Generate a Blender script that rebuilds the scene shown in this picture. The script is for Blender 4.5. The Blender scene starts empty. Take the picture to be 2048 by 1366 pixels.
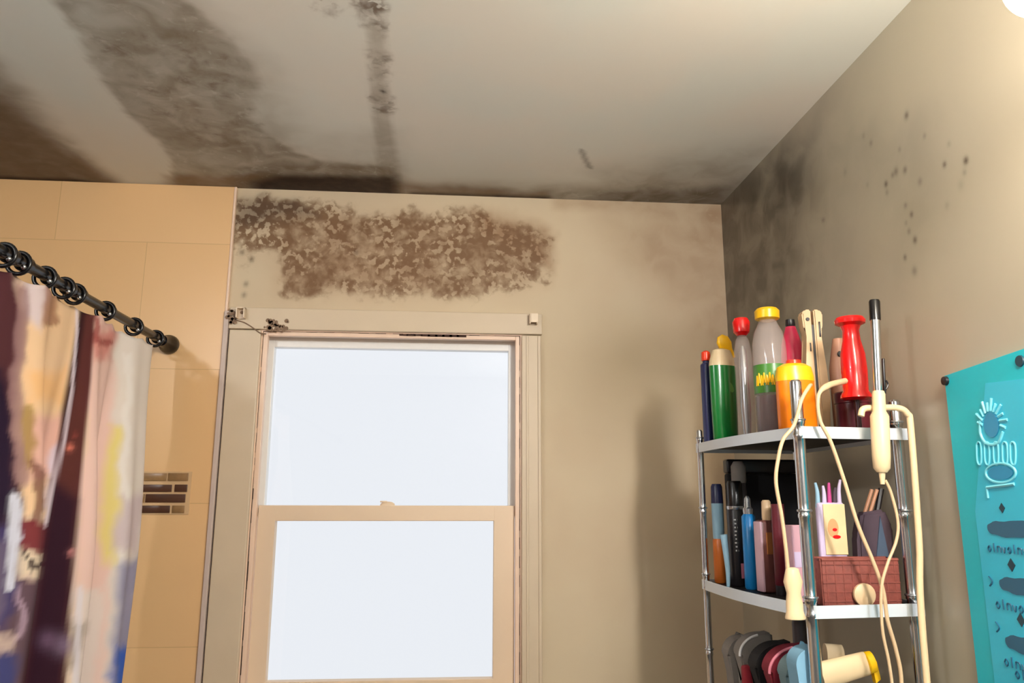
import bpy, bmesh, math, random
import numpy as np
from mathutils import Vector, Matrix
random.seed(4)
SC = bpy.context.scene
COL = SC.collection

# ------------------------------------------------------------------ camera
H = 1.42                                   # eye height
YAW, PITCH, ROLL, FPX = .0822, .2011, .0025, 1547.5
cy, sy, cp, sp = math.cos(YAW), math.sin(YAW), math.cos(PITCH), math.sin(PITCH)
F = np.array([sy*cp, cy*cp, sp]); Rr = np.array([cy, -sy, 0]); U = np.cross(Rr, F)
cr, sr = math.cos(ROLL), math.sin(ROLL)
MR = np.array([cr*Rr+sr*U, -sr*Rr+cr*U, F])
cd = bpy.data.cameras.new('camera'); cam = bpy.data.objects.new('camera', cd); COL.objects.link(cam)
cd.sensor_width = 36; cd.lens = FPX/2048*36; cd.clip_start = .02
r_, u_, f_ = MR
cam.matrix_world = Matrix(((r_[0], u_[0], -f_[0], 0), (r_[1], u_[1], -f_[1], 0), (r_[2], u_[2], -f_[2], H), (0, 0, 0, 1)))
SC.camera = cam

# ------------------------------------------------------------------ world, light, exposure
SC.view_settings.view_transform = 'Standard'; SC.view_settings.look = 'None'
SC.view_settings.exposure = 0.12; SC.view_settings.gamma = 1.0
w = bpy.data.worlds.new('sky'); SC.world = w; w.use_nodes = True
bg = w.node_tree.nodes['Background']; bg.inputs[0].default_value = (.93, .945, 1, 1); bg.inputs[1].default_value = .90
BULB = 155.0                                 # strength of the vanity bulbs
FILL_LAMP = 285.0                            # strength of the added fill globes, both out of view

# ------------------------------------------------------------------ measuring helpers (photo pixel -> point on a real plane)
def ray(x, y): return MR.T @ np.array([(x-1024)/FPX, -(y-683)/FPX, 1])
def atX(X, x, y): d = ray(x, y); d = d*X/d[0]; return Vector((d[0], d[1], d[2]+H))
def atY(Y, x, y): d = ray(x, y); d = d*Y/d[1]; return Vector((d[0], d[1], d[2]+H))
def atZ(Z, x, y): d = ray(x, y); d = d*(Z-H)/d[2]; return Vector((d[0], d[1], Z))
def pix(P):
    q = (np.asarray(P)-np.array([0, 0, H])) @ MR.T
    return 1024+FPX*q[..., 0]/q[..., 2], 683-FPX*q[..., 1]/q[..., 2]
D = 2.5; XR = .9415; ZC = H+1.0167; XL = -1.6; YF = -1.3

# ------------------------------------------------------------------ materials
def srgb(c): return tuple(((v/255)/12.92 if v/255 <= .04045 else ((v/255+.055)/1.055)**2.4) for v in c)+(1,)
def mat(name, c, rough=.5, metal=0, spec=.5, trans=0, emis=0, noise=0, nscale=30, bump=0, alpha=1, coat=0):
    m = bpy.data.materials.new(name); m.use_nodes = True
    nt = m.node_tree; b = nt.nodes['Principled BSDF']
    c = srgb(c)
    b.inputs['Base Color'].default_value = c
    b.inputs['Roughness'].default_value = rough; b.inputs['Metallic'].default_value = metal
    b.inputs['Specular IOR Level'].default_value = spec
    b.inputs['Transmission Weight'].default_value = trans
    b.inputs['Coat Weight'].default_value = coat
    b.inputs['Alpha'].default_value = alpha
    if emis: b.inputs['Emission Color'].default_value = c; b.inputs['Emission Strength'].default_value = emis
    if noise or bump:
        tc = nt.nodes.new('ShaderNodeTexCoord'); n = nt.nodes.new('ShaderNodeTexNoise')
        n.inputs['Scale'].default_value = nscale; n.inputs['Detail'].default_value = 4
        nt.links.new(tc.outputs['Object'], n.inputs['Vector'])
        if noise:
            mx = nt.nodes.new('ShaderNodeMix'); mx.data_type = 'RGBA'
            mx.inputs['A'].default_value = tuple(v*(1-noise) for v in c[:3])+(1,)
            mx.inputs['B'].default_value = tuple(min(1, v*(1+noise)) for v in c[:3])+(1,)
            nt.links.new(n.outputs['Fac'], mx.inputs['Factor']); nt.links.new(mx.outputs['Result'], b.inputs['Base Color'])
        if bump:
            bp = nt.nodes.new('ShaderNodeBump'); bp.inputs['Strength'].default_value = bump; bp.inputs['Distance'].default_value = .002
            nt.links.new(n.outputs['Fac'], bp.inputs['Height']); nt.links.new(bp.outputs['Normal'], b.inputs['Normal'])
    return m

def stained(name, base, base2, grey, brown, rough=.6, spec=.35, nscale=38, fleck=True, coat=0):
    """painted plaster; vertex attributes say where damp stains and painted corner shadow (stain_shade), deep mould (deep) and speckled mould (speck) grow"""
    m = bpy.data.materials.new(name); m.use_nodes = True; nt = m.node_tree; N = nt.nodes.new; L = nt.links.new
    b = nt.nodes['Principled BSDF']; b.inputs['Roughness'].default_value = rough; b.inputs['Specular IOR Level'].default_value = spec; b.inputs['Coat Weight'].default_value = coat; b.inputs['Coat Roughness'].default_value = .32
    tc = N('ShaderNodeTexCoord')
    def noise(s, det=5, dist=0):
        n = N('ShaderNodeTexNoise'); n.inputs['Scale'].default_value = s; n.inputs['Detail'].default_value = det
        n.inputs['Distortion'].default_value = dist; L(tc.outputs['Object'], n.inputs['Vector']); return n.outputs['Fac']
    def attr(a): n = N('ShaderNodeAttribute'); n.attribute_name = a; return n.outputs['Fac']
    def math_(op, a, b_, clamp=False):
        n = N('ShaderNodeMath'); n.operation = op; n.use_clamp = clamp
        for i, v in enumerate((a, b_)):
            if isinstance(v, (int, float)): n.inputs[i].default_value = v
            else: L(v, n.inputs[i])
        return n.outputs[0]
    def mix(f, a, c):
        n = N('ShaderNodeMix'); n.data_type = 'RGBA'; L(f, n.inputs['Factor'])
        for k, v in (('A', a), ('B', c)):
            if isinstance(v, tuple): n.inputs[k].default_value = v
            else: L(v, n.inputs[k])
        return n.outputs['Result']
    def ramp(v, lo, hi):
        n = N('ShaderNodeMapRange'); n.inputs['From Min'].default_value = lo; n.inputs['From Max'].default_value = hi
        n.interpolation_type = 'SMOOTHSTEP'; L(v, n.inputs['Value']); return n.outputs['Result']
    col = mix(ramp(noise(2.2, 3), .35, .65), srgb(base), srgb(base2))
    st = attr('stain_shade'); sm = math_('MULTIPLY', st, math_('ADD', .72, math_('MULTIPLY', ramp(noise(11, 6, .6), .3, .7), .45)), True)
    col = mix(sm, col, srgb(grey))
    # patchy lighter scrapes inside strong stain
    if fleck:
        fl = math_('MULTIPLY', math_('MULTIPLY', ramp(noise(26, 3, 1.2), .60, .70), ramp(st, .3, .8)), .22)
        col = mix(fl, col, srgb(base))
    spk = attr('speck')
    d = math_('ADD', noise(nscale, 5, .3), math_('MULTIPLY', spk, .62))
    s1 = math_('MULTIPLY', ramp(d, .60, 1.08), ramp(spk, .02, .25))
    if fleck:
        hole = math_('MULTIPLY', ramp(noise(nscale*1.9, 2, .15), .50, .60), ramp(noise(nscale*.35, 2), .30, .55))
        hole = math_('MULTIPLY', hole, .85)
        s1 = math_('MULTIPLY', s1, math_('SUBTRACT', 1.0, hole))
    col = mix(math_('MULTIPLY', s1, .92), col, srgb(brown))
    col = mix(math_('MULTIPLY', attr('rust'), math_('ADD', .6, math_('MULTIPLY', noise(14, 5, .5), .7)), True), col, srgb((122, 92, 58)))
    col = mix(math_('MULTIPLY', attr('deep'), math_('ADD', .8, math_('MULTIPLY', noise(30, 4), .35)), True), col, srgb((44, 22, 10)))
    L(col, b.inputs['Base Color'])
    bp = N('ShaderNodeBump'); bp.inputs['Strength'].default_value = .12; bp.inputs['Distance'].default_value = .002
    L(noise(60, 5), bp.inputs['Height']); L(bp.outputs['Normal'], b.inputs['Normal'])
    return m

M = {}
M['wall_back'] = stained('painted plaster with mould', (204, 187, 158), (198, 178, 150), (140, 104, 72), (112, 80, 50), nscale=25)
M['wall_right'] = stained('satin painted wall', (178, 170, 150), (172, 164, 147), (78, 72, 62), (62, 46, 28), rough=.42, spec=.5, fleck=False, coat=.5)
M['ceiling'] = stained('stained ceiling paint', (222, 225, 220), (228, 224, 216), (134, 124, 108), (104, 84, 66), nscale=20)
M['plain_wall'] = mat('plain wall paint', (138, 135, 132), .7)
M['floor'] = mat('floor vinyl', (84, 80, 76), .4, noise=.15, nscale=8)
M['casing'] = mat('casing paint', (204, 186, 160), .45, noise=.06, nscale=9)
M['casing_edge'] = mat('casing outer band', (196, 178, 168), .5)
M['sash'] = mat('sash vinyl', (228, 204, 176), .4, noise=.03, nscale=6)
M['jamb'] = mat('jamb paint', (232, 202, 178), .4)
M['track'] = mat('white jamb track', (236, 236, 234), .3)
M['caulk'] = mat('dirty caulk', (62, 36, 24), .8, noise=.3, nscale=60)
M['mould'] = mat('grey brown mould', (132, 108, 88), .9, noise=.4, nscale=120)
M['bracket'] = mat('bracket plastic', (226, 206, 180), .4)
M['black'] = mat('gloss black metal', (14, 12, 14), .25)
M['chrome'] = mat('chrome', (205, 208, 212), .16, metal=1)
M['rim'] = mat('shelf rim', (214, 222, 230), .3)
M['plate'] = mat('dark shelf plate', (16, 16, 19), .5)
M['cream'] = mat('cream plastic', (240, 212, 168), .4)
M['cream2'] = mat('beige plastic', (222, 190, 150), .4, noise=.08, nscale=50)
M['dark'] = mat('dark plastic', (26, 22, 26), .35)
M['red'] = mat('glossy red plastic', (226, 14, 16), .25, coat=.3)
M['orangered'] = mat('orange red cap', (232, 60, 24), .3)
M['yellow'] = mat('yellow cap', (244, 190, 20), .3)
M['orange'] = mat('orange bottle', (250, 132, 10), .3)
M['green'] = mat('green liquid bottle', (14, 112, 46), .18, coat=.5)
M['green2'] = mat('translucent green label', (70, 130, 50), .3)
M['navy'] = mat('navy bottle', (40, 46, 86), .3)
M['clear'] = mat('clear plastic', (214, 200, 198), .08, alpha=.26)
M['maroon'] = mat('maroon plastic', (92, 26, 38), .3)
M['darkmaroon'] = mat('dark maroon liquid', (58, 20, 30), .25)
M['pink'] = mat('hot pink plastic', (222, 50, 92), .3)
M['blue'] = mat('bright blue bottle', (22, 128, 200), .3)
M['paleblue'] = mat('pale blue plastic', (150, 190, 214), .35)
M['white'] = mat('white plastic', (226, 224, 222), .3)
M['silver'] = mat('silver cap', (190, 194, 200), .22, metal=.9)
M['brown'] = mat('brown bottle', (104, 62, 58), .35)
M['label_tan'] = mat('tan label', (150, 92, 50), .5)
M['orangebrown'] = mat('amber bottle base', (206, 110, 40), .3)
M['basket'] = mat('woven maroon basket', (134, 68, 58), .7, noise=.35, nscale=90, bump=.5)
M['pouch'] = mat('plum pouch', (74, 58, 70), .7, noise=.15, nscale=30)
M['slate'] = mat('slate fabric', (70, 86, 108), .8)
M['lilac'] = mat('lilac plastic', (206, 190, 222), .35)
M['magenta'] = mat('magenta bristle', (186, 60, 130), .5)
M['wood'] = mat('pencil wood', (180, 128, 96), .5)
M['cloth_grey'] = mat('grey cloth', (134, 128, 122), .85, noise=.1, nscale=60)
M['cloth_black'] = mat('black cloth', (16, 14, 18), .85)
M['cloth_maroon'] = mat('maroon cloth', (120, 18, 40), .8, noise=.1, nscale=60)
M['hem'] = mat('pink hem', (206, 120, 136), .7)
M['cloth_teal'] = mat('grey teal cloth', (110, 136, 142), .85)
M['cloth_blue'] = mat('light blue cloth', (128, 176, 204), .85)
M['cloth_red'] = mat('red cloth', (140, 22, 40), .8)
M['bulb'] = mat('bulb glow', (255, 240, 216), .4, emis=BULB)
M['fill_glow'] = mat('fill lamp glow', (252, 253, 255), .4, emis=FILL_LAMP)
M['brushed'] = mat('brushed nickel', (190, 184, 172), .3, metal=1)
M['teal'] = mat('teal board', (14, 186, 206), .4, noise=.06, nscale=5)
M['cyan'] = mat('cyan panel', (50, 192, 226), .4, noise=.05, nscale=9)
M['ice'] = mat('pale cyan ink', (130, 226, 246), .4)
M['midblue'] = mat('mid blue ink', (40, 146, 196), .4)
M['ink'] = mat('slate blue ink', (36, 96, 128), .4)
M['inkdark'] = mat('dark ink', (20, 60, 76), .4)
M['tile_dark'] = mat('dark brown mosaic', (78, 46, 28), .3, noise=.2, nscale=40)
M['tile_tan'] = mat('tan mosaic', (142, 108, 68), .3, noise=.3, nscale=70)
M['grout'] = mat('mosaic grout', (205, 170, 128), .7)

def tile_mat():
    m = bpy.data.materials.new('cream wall tile'); m.use_nodes = True; nt = m.node_tree; N = nt.nodes.new; L = nt.links.new
    b = nt.nodes['Principled BSDF']; b.inputs['Roughness'].default_value = .32
    tc = N('ShaderNodeTexCoord'); mp = N('ShaderNodeMapping'); L(tc.outputs['Object'], mp.inputs['Vector'])
    # brick texture works in XY: bring world X,Z there
    cmb = N('ShaderNodeCombineXYZ'); sep = N('ShaderNodeSeparateXYZ'); L(mp.outputs['Vector'], sep.inputs[0])
    L(sep.outputs['X'], cmb.inputs['X']); L(sep.outputs['Z'], cmb.inputs['Y'])
    mp.inputs['Location'].default_value = (-.72+.575*6-.02, 0, -(H+.815)+.415*8)
    br = N('ShaderNodeTexBrick'); L(cmb.outputs[0], br.inputs['Vector'])
    br.inputs['Scale'].default_value = 1; br.inputs['Brick Width'].default_value = .575; br.inputs['Row Height'].default_value = .415
    br.inputs['Mortar Size'].default_value = .0016; br.inputs['Mortar Smooth'].default_value = .6; br.inputs['Bias'].default_value = 0
    br.inputs['Color1'].default_value = srgb((224, 182, 130)); br.inputs['Color2'].default_value = srgb((228, 187, 137))
    br.inputs['Mortar'].default_value = srgb((204, 164, 116)); br.offset = .5
    L(br.outputs['Color'], b.inputs['Base Color'])
    bp = N('ShaderNodeBump'); bp.inputs['Strength'].default_value = .15; bp.inputs['Distance'].default_value = .001; bp.invert = True
    L(br.outputs['Fac'], bp.inputs['Height']); L(bp.outputs['Normal'], b.inputs['Normal'])
    return m
M['tile'] = tile_mat()

def glass_mat():
    m = bpy.data.materials.new('window glass'); m.use_nodes = True; nt = m.node_tree; N = nt.nodes.new; L = nt.links.new
    nt.nodes.remove(nt.nodes['Principled BSDF']); out = nt.nodes['Material Output']
    t = N('ShaderNodeBsdfTransparent'); t.inputs[0].default_value = (.97, .98, .98, 1)
    g = N('ShaderNodeBsdfGlossy'); g.inputs['Roughness'].default_value = .02
    mx = N('ShaderNodeMixShader'); mx.inputs[0].default_value = .02
    L(t.outputs[0], mx.inputs[1]); L(g.outputs[0], mx.inputs[2]); L(mx.outputs[0], out.inputs['Surface'])
    return m
M['glass'] = glass_mat()

# ------------------------------------------------------------------ object helpers
def link(name, me, m, parent=None, loc=None):
    o = bpy.data.objects.new(name, me); COL.objects.link(o)
    for x in (m if isinstance(m, (list, tuple)) else [m]): me.materials.append(x)
    if parent: o.parent = parent
    if loc is not None: o.location = loc
    return o
def obj(name, bm, m, parent=None, loc=None, smooth=True):
    bmesh.ops.recalc_face_normals(bm, faces=bm.faces)
    me = bpy.data.meshes.new(name)
    if smooth:
        for f in bm.faces: f.smooth = True
        for e in bm.edges:
            if len(e.link_faces) == 2 and e.calc_face_angle(0) > .7: e.smooth = False
    bm.to_mesh(me); bm.free()
    return link(name, me, m, parent, loc)
def tag(o, label, cat, group=None):
    o['label'] = label; o['category'] = cat
    if group: o['group'] = group
    return o
def thing(name, label, cat, loc=(0, 0, 0), rz=0, group=None):
    o = bpy.data.objects.new(name, None); COL.objects.link(o); o.empty_display_size = .05
    o.location = loc; o.rotation_euler = (0, 0, rz); return tag(o, label, cat, group)
def struct(o): o['kind'] = 'structure'; return o
def B(): return bmesh.new()
def box(bm, c, s, bevel=0, rot=None, seg=2):
    r = bmesh.ops.create_cube(bm, size=1)
    vs = r['verts']
    for v in vs:
        v.co = Vector((v.co.x*s[0], v.co.y*s[1], v.co.z*s[2]))
    if bevel:
        es = list({e for v in vs for e in v.link_edges})
        rr = bmesh.ops.bevel(bm, geom=es, offset=bevel, segments=seg, affect='EDGES', profile=.5)
        vs = list({v for v in rr['verts']} | {v for v in vs if v.is_valid})
    for v in vs:
        if rot: v.co = rot @ v.co
        v.co += Vector(c)
    return bm
def lathe(bm, prof, seg=28, sx=1, sy_=1, off=(0, 0, 0), rot=None, cap=True):
    rings = []
    for r, z in prof:
        ring = []
        for i in range(seg):
            a = 2*math.pi*i/seg
            v = Vector((max(r, 1e-4)*math.cos(a)*sx, max(r, 1e-4)*math.sin(a)*sy_, z))
            if rot: v = rot @ v
            ring.append(bm.verts.new(v+Vector(off)))
        rings.append(ring)
    for a, b in zip(rings, rings[1:]):
        for i in range(seg):
            bm.faces.new((a[i], a[(i+1) % seg], b[(i+1) % seg], b[i]))
    if cap:
        bm.faces.new(rings[0]); bm.faces.new(rings[-1])
    return bm
def smooth_path(pts, n=8):
    P = [Vector(p) for p in pts]; out = []
    if len(P) < 3: return P
    for i in range(len(P)-1):
        p0 = P[max(i-1, 0)]; p1 = P[i]; p2 = P[i+1]; p3 = P[min(i+2, len(P)-1)]
        for k in range(n):
            t = k/n
            out.append(.5*((2*p1)+(p2-p0)*t+(2*p0-5*p1+4*p2-p3)*t*t+(3*p1-p0-3*p2+p3)*t**3))
    out.append(P[-1]); return out
def tube(bm, pts, r, seg=12, curve=True):
    P = smooth_path(pts) if curve else [Vector(p) for p in pts]
    rad = r if callable(r) else (lambda t: r)
    rings = []; up = Vector((0, 0, 1)); n = None
    for i, p in enumerate(P):
        t = (P[min(i+1, len(P)-1)]-P[max(i-1, 0)]).normalized()
        if n is None:
            n = t.cross(up if abs(t.z) < .9 else Vector((1, 0, 0))).normalized()
        else: n = (n-t*n.dot(t)).normalized()
        b = t.cross(n); q = rad(i/(len(P)-1))
        rings.append([bm.verts.new(p+q*(math.cos(a)*n+math.sin(a)*b)) for a in [2*math.pi*k/seg for k in range(seg)]])
    for a, b in zip(rings, rings[1:]):
        for i in range(seg): bm.faces.new((a[i], a[(i+1) % seg], b[(i+1) % seg], b[i]))
    bm.faces.new(rings[0]); bm.faces.new(rings[-1]); return bm
def torus(bm, c, R1, r, axis='Y', seg=24, s2=10):
    rings = []
    for i in range(seg):
        a = 2*math.pi*i/seg; ring = []
        for j in range(s2):
            b = 2*math.pi*j/s2; rr = R1+r*math.cos(b); h = r*math.sin(b)
            x, y = rr*math.cos(a), rr*math.sin(a)
            v = {'Y': (x, h, y), 'Z': (x, y, h), 'X': (h, x, y)}[axis]
            ring.append(bm.verts.new(Vector(c)+Vector(v)))
        rings.append(ring)
    for i in range(seg):
        a, b = rings[i], rings[(i+1) % seg]
        for j in range(s2): bm.faces.new((a[j], a[(j+1) % s2], b[(j+1) % s2], b[j]))
    return bm
def prism(bm, pts, a, b, axis):
    """closed outline pts (2-D) extruded from a to b along axis"""
    def mk(p, t): return Vector({'X': (t, p[0], p[1]), 'Y': (p[0], t, p[1]), 'Z': (p[0], p[1], t)}[axis])
    v0 = [bm.verts.new(mk(p, a)) for p in pts]; v1 = [bm.verts.new(mk(p, b)) for p in pts]
    bm.faces.new(v0); bm.faces.new(v1); n = len(pts)
    for i in range(n): bm.faces.new((v0[i], v0[(i+1) % n], v1[(i+1) % n], v1[i]))
    return bm

# ------------------------------------------------------------------ stain and painted shadow fields (in metres on the surface)
def sstep(x): x = np.clip(x, 0, 1); return x*x*(3-2*x)
def f_poly(P, poly, soft):
    """1 inside the outline, fading over 'soft' metres across its edge"""
    poly = np.array(poly); n = len(poly); d = np.full(len(P), 1e9); ins = np.zeros(len(P), bool)
    for i in range(n):
        a, b = poly[i], poly[(i+1) % n]; ab = b-a; t = np.clip(((P-a)@ab)/(ab@ab+1e-12), 0, 1)
        d = np.minimum(d, np.linalg.norm(P-(a+t[:, None]*ab), axis=1))
        c = ((a[1] > P[:, 1]) != (b[1] > P[:, 1])) & (P[:, 0] < (b[0]-a[0])*(P[:, 1]-a[1])/(b[1]-a[1]+1e-12)+a[0])
        ins ^= c
    sd = np.where(ins, d, -d); return sstep(.5+sd/(2*soft))
def f_line(P, pts, r, soft):
    pts = np.array(pts); d = np.full(len(P), 1e9)
    for a, b in zip(pts[:-1], pts[1:]):
        ab = b-a; t = np.clip(((P-a)@ab)/(ab@ab+1e-12), 0, 1)
        d = np.minimum(d, np.linalg.norm(P-(a+t[:, None]*ab), axis=1))
    return sstep(1-(d-r)/soft)
def f_dot(P, c, rx, ry): return np.exp(-(((P[:, 0]-c[0])/rx)**2+((P[:, 1]-c[1])/ry)**2))
rng = np.random.RandomState(7)
LAT = rng.rand(256, 256)
def vnoise(P, s):
    q = P*s+100; i = np.floor(q).astype(int); f = q-i; f = f*f*(3-2*f)
    g = lambda a, b: LAT[(i[:, 0]+a) % 256, (i[:, 1]+b) % 256]
    return (g(0, 0)*(1-f[:, 0])+g(1, 0)*f[:, 0])*(1-f[:, 1])+(g(0, 1)*(1-f[:, 0])+g(1, 1)*f[:, 0])*f[:, 1]
def fbm(P, s): return (vnoise(P, s)*.5+vnoise(P, s*2.1)*.28+vnoise(P, s*4.3)*.22)
def surface(name, us, vs, to3, m, fields, hole=None):
    us, vs = np.array(us), np.array(vs); nu, nv = len(us), len(vs)
    Ug, Vg = np.meshgrid(us, vs, indexing='ij'); P = np.stack([Ug.ravel(), Vg.ravel()], 1)
    verts = [to3(a, b) for a, b in P]; faces = []
    for i in range(nu-1):
        for j in range(nv-1):
            if hole:
                cu, cv = (us[i]+us[i+1])/2, (vs[j]+vs[j+1])/2
                if hole[0] < cu < hole[1] and hole[2] < cv < hole[3]: continue
            faces.append((i*nv+j, (i+1)*nv+j, (i+1)*nv+j+1, i*nv+j+1))
    me = bpy.data.meshes.new(name); me.from_pydata(verts, [], faces); me.update()
    for k, arr in fields(P).items():
        at = me.attributes.new(k, 'FLOAT', 'POINT'); at.data.foreach_set('value', np.clip(arr, 0, 1).astype(np.float32))
    return struct(link(name, me, m))
def lines(*segs):
    """segs of (start, end, step) -> merged grid lines"""
    s = set()
    for a, b, st in segs:
        n = max(1, round((b-a)/st)); s |= {round(a+(b-a)*k/n, 5) for k in range(n+1)}
    return sorted(s)

# ceiling --------------------------------------------------------------
def C_(*pp): return [tuple(atZ(ZC, x, y)[:2]) for x, y in pp]
def ceil_fields(P):
    wob = (fbm(P, 9)-.5)
    Q = P+np.stack([wob, fbm(P+7, 9)-.5], 1)*.05
    Q2 = P+np.stack([fbm(P+3, 25)-.5, fbm(P+17, 25)-.5], 1)*.03
    Z = np.zeros(len(P)); st = Z.copy(); dp = Z.copy(); sk = Z.copy()
    def mx(a, b): return 1-(1-a)*(1-b)
    # left brown triangle
    st = mx(st, .60*f_poly(Q, C_((-500, -60), (-150, 40), (0, 120), (70, 200), (150, 285), (250, 372), (-400, 352)), .045))
    dp = mx(dp, .38*f_poly(Q, C_((-400, 120), (0, 165), (60, 230), (140, 300), (235, 372), (-400, 352)), .05))
    # main grey field with a crisp left edge
    st = mx(st, .68*f_poly(Q2, C_((60, -60), (135, 40), (180, 120), (250, 225), (335, 295), (350, 379), (800, 392), (780, 335), (640, 322), (560, 290), (500, 235), (520, 150), (440, 60), (300, -60)), .014)*(.7+.5*fbm(P, 14)))
    st = mx(st, .35*f_poly(Q, C_((350, -60), (560, 150), (600, 250), (560, 330), (350, 300), (200, 60)), .07))
    st = mx(st, .20*f_poly(Q, C_((520, 260), (800, 260), (800, 390), (500, 390)), .06))
    # seam running away from the window
    st = mx(st, .50*f_poly(Q2*.4+P*.6, C_((735, 40), (768, 60), (772, 160), (785, 250), (806, 385), (760, 388), (745, 230)), .012))
    sk = mx(sk, .36*f_line(P, C_((752, 60), (757, 160), (770, 230)), .015, .04))
    sk = mx(sk, .62*f_poly(Q, C_((690, -40), (770, -40), (772, 55), (720, 40)), .03))
    sk = mx(sk, .45*f_poly(Q, C_((600, -40), (690, -40), (700, 30), (640, 45)), .04))
    sk = mx(sk, .30*f_poly(Q, C_((150, 60), (450, 60), (560, 300), (340, 300)), .06))
    dp = mx(dp, .9*f_dot(P, C_((767, 183))[0], .006, .010))
    dp = mx(dp, .5*f_line(P, C_((1163, 300), (1170, 318), (1180, 336)), .002, .012))
    # band against the window wall
    n1 = .6+.8*fbm(P, 12)
    dp = mx(dp, 1.0*f_poly(Q*.3+P*.7, C_((-400, 345), (0, 352), (150, 358), (245, 371), (245, 400), (-400, 400)), .012))
    dp = mx(dp, .55*f_poly(P, C_((330, 372), (480, 374), (480, 410), (330, 410)), .012))
    dp = mx(dp, 1.0*f_poly(Q*.5+P*.5, C_((505, 366), (560, 350), (790, 352), (803, 420), (490, 420)), .030))
    st = mx(st, .6*f_poly(Q, C_((470, 340), (560, 325), (800, 330), (806, 420), (470, 420)), .05))
    dp = mx(dp, .85*f_poly(P, C_((820, 384), (1100, 392), (1110, 430), (820, 430)), .014)*n1)
    st = mx(st, .75*f_poly(Q, C_((835, 372), (1440, 376), (1470, 440), (835, 440)), .085))
    st = mx(st, .50*f_poly(Q, C_((1200, 345), (1400, 310), (1520, 300), (1470, 420), (1200, 420)), .12))
    dp = mx(dp, .40*f_poly(Q, C_((1180, 388), (1440, 372), (1500, 350), (1480, 430), (1180, 430)), .06))
    ru = .75*f_poly(Q, C_((-500, 60), (-150, 110), (0, 190), (70, 250), (150, 310), (250, 372), (480, 380), (480, 420), (-400, 420)), .05)
    ru = mx(ru, .7*f_poly(Q, C_((330, 350), (520, 352), (800, 362), (1100, 385), (1100, 430), (330, 410)), .03))
    return {'stain_shade': st, 'deep': dp, 'speck': sk, 'rust': ru}
ceil = surface('ceiling', lines((XL, -1.6+.01, .01), (-1.6+.01, XR, .0125)), lines((YF, 1.0, .1), (1.0, D, .0125)),
               lambda a, b: (a, b, ZC), M['ceiling'], ceil_fields)

# back wall ------------------------------------------------------------
WX0, WX1, WZ1 = -.5994, .2328, H+.53
WZ0 = atY(D, 765, 1366).z-.075
def Bk(*pp): return [(v.x, v.z) for v in (atY(D, x, y) for x, y in pp)]
def back_fields(P):
    Q = P+np.stack([fbm(P, 14)-.5, fbm(P+9, 14)-.5], 1)*.05
    Z = np.zeros(len(P)); st = Z.copy(); dp = Z.copy(); sk = Z.copy()
    def mx(a, b): return 1-(1-a)*(1-b)
    n = .65+.6*fbm(P, 11)
    sk = mx(sk, .80*f_poly(Q, Bk((460, 392), (620, 402), (760, 425), (950, 415), (1060, 455), (1100, 480), (1090, 560), (1040, 590), (900, 600), (740, 600), (560, 592), (545, 500), (460, 480)), .035)*n)
    st = mx(st, .50*f_poly(Q, Bk((550, 430), (950, 430), (1100, 470), (1085, 560), (900, 590), (560, 585)), .05))
    st = mx(st, .60*f_poly(Q, Bk((930, 420), (1010, 425), (1105, 470), (1100, 530), (960, 480)), .04))
    sk = mx(sk, .5*f_poly(Q, Bk((460, 392), (600, 400), (660, 450), (560, 450), (460, 470)), .03))
    dp = mx(dp, .55*f_poly(Q, Bk((465, 392), (590, 400), (640, 432), (560, 440), (465, 450)), .03))
    sk = mx(sk, .35*f_poly(Q, Bk((460, 470), (520, 480), (510, 560), (460, 560)), .03))
    for x, y in ((492, 568), (488, 590), (484, 505), (503, 520), (712, 505)): dp = mx(dp, .55*f_dot(P, Bk((x, y))[0], .008, .010))
    # soft darker tone towards the right-hand corner
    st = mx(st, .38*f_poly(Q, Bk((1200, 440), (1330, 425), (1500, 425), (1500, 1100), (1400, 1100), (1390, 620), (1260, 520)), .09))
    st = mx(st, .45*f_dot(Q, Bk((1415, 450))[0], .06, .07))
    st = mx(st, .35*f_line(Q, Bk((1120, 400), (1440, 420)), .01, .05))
    return {'stain_shade': st, 'deep': dp, 'speck': sk}
us = sorted(set(lines((-.76, .40, .007), (.40, XR, .02), (XL, -.76, .1))+[round(WX0, 5), round(WX1, 5)]))
vs = sorted(set(lines((0, 1.9, .03), (2.0, ZC, .007), (1.9, 2.0, .02))+[round(WZ0, 5), round(WZ1, 5)]))
wb = surface('wall_back', us, vs, lambda a, b: (a, D, b), M['wall_back'], back_fields, hole=(WX0, WX1, WZ0, WZ1))

# right wall -----------------------------------------------------------
def Rt(*pp): return [(v.y, v.z) for v in (atX(XR, x, y) for x, y in pp)]
SPOTS = [(1813, 231, 7, .7), (1742, 286, 6, .45), (1849, 272, 5, .4), (1799, 299, 5, .35), (1792, 343, 7, .6), (1810, 340, 6, .7), (1772, 368, 6, .75),
         (1840, 363, 6, .45), (1889, 329, 5, .85), (1932, 321, 6, .9), (1929, 345, 5, .35), (1922, 370, 8, .2), (1898, 288, 5, .3), (1894, 411, 6, .25),
         (1811, 411, 5, .5), (1823, 429, 5, .75), (1818, 463, 5, .5), (1830, 480, 6, .8), (1810, 515, 5, .75), (1829, 542, 8, .5), (1647, 440, 5, .6),
         (1593, 427, 6, .7), (1727, 272, 6, .3), (1774, 385, 5, .4), (1785, 350, 5, .5), (1812, 446, 4, .4), (1735, 370, 5, .25), (1690, 345, 8, .25)]
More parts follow.
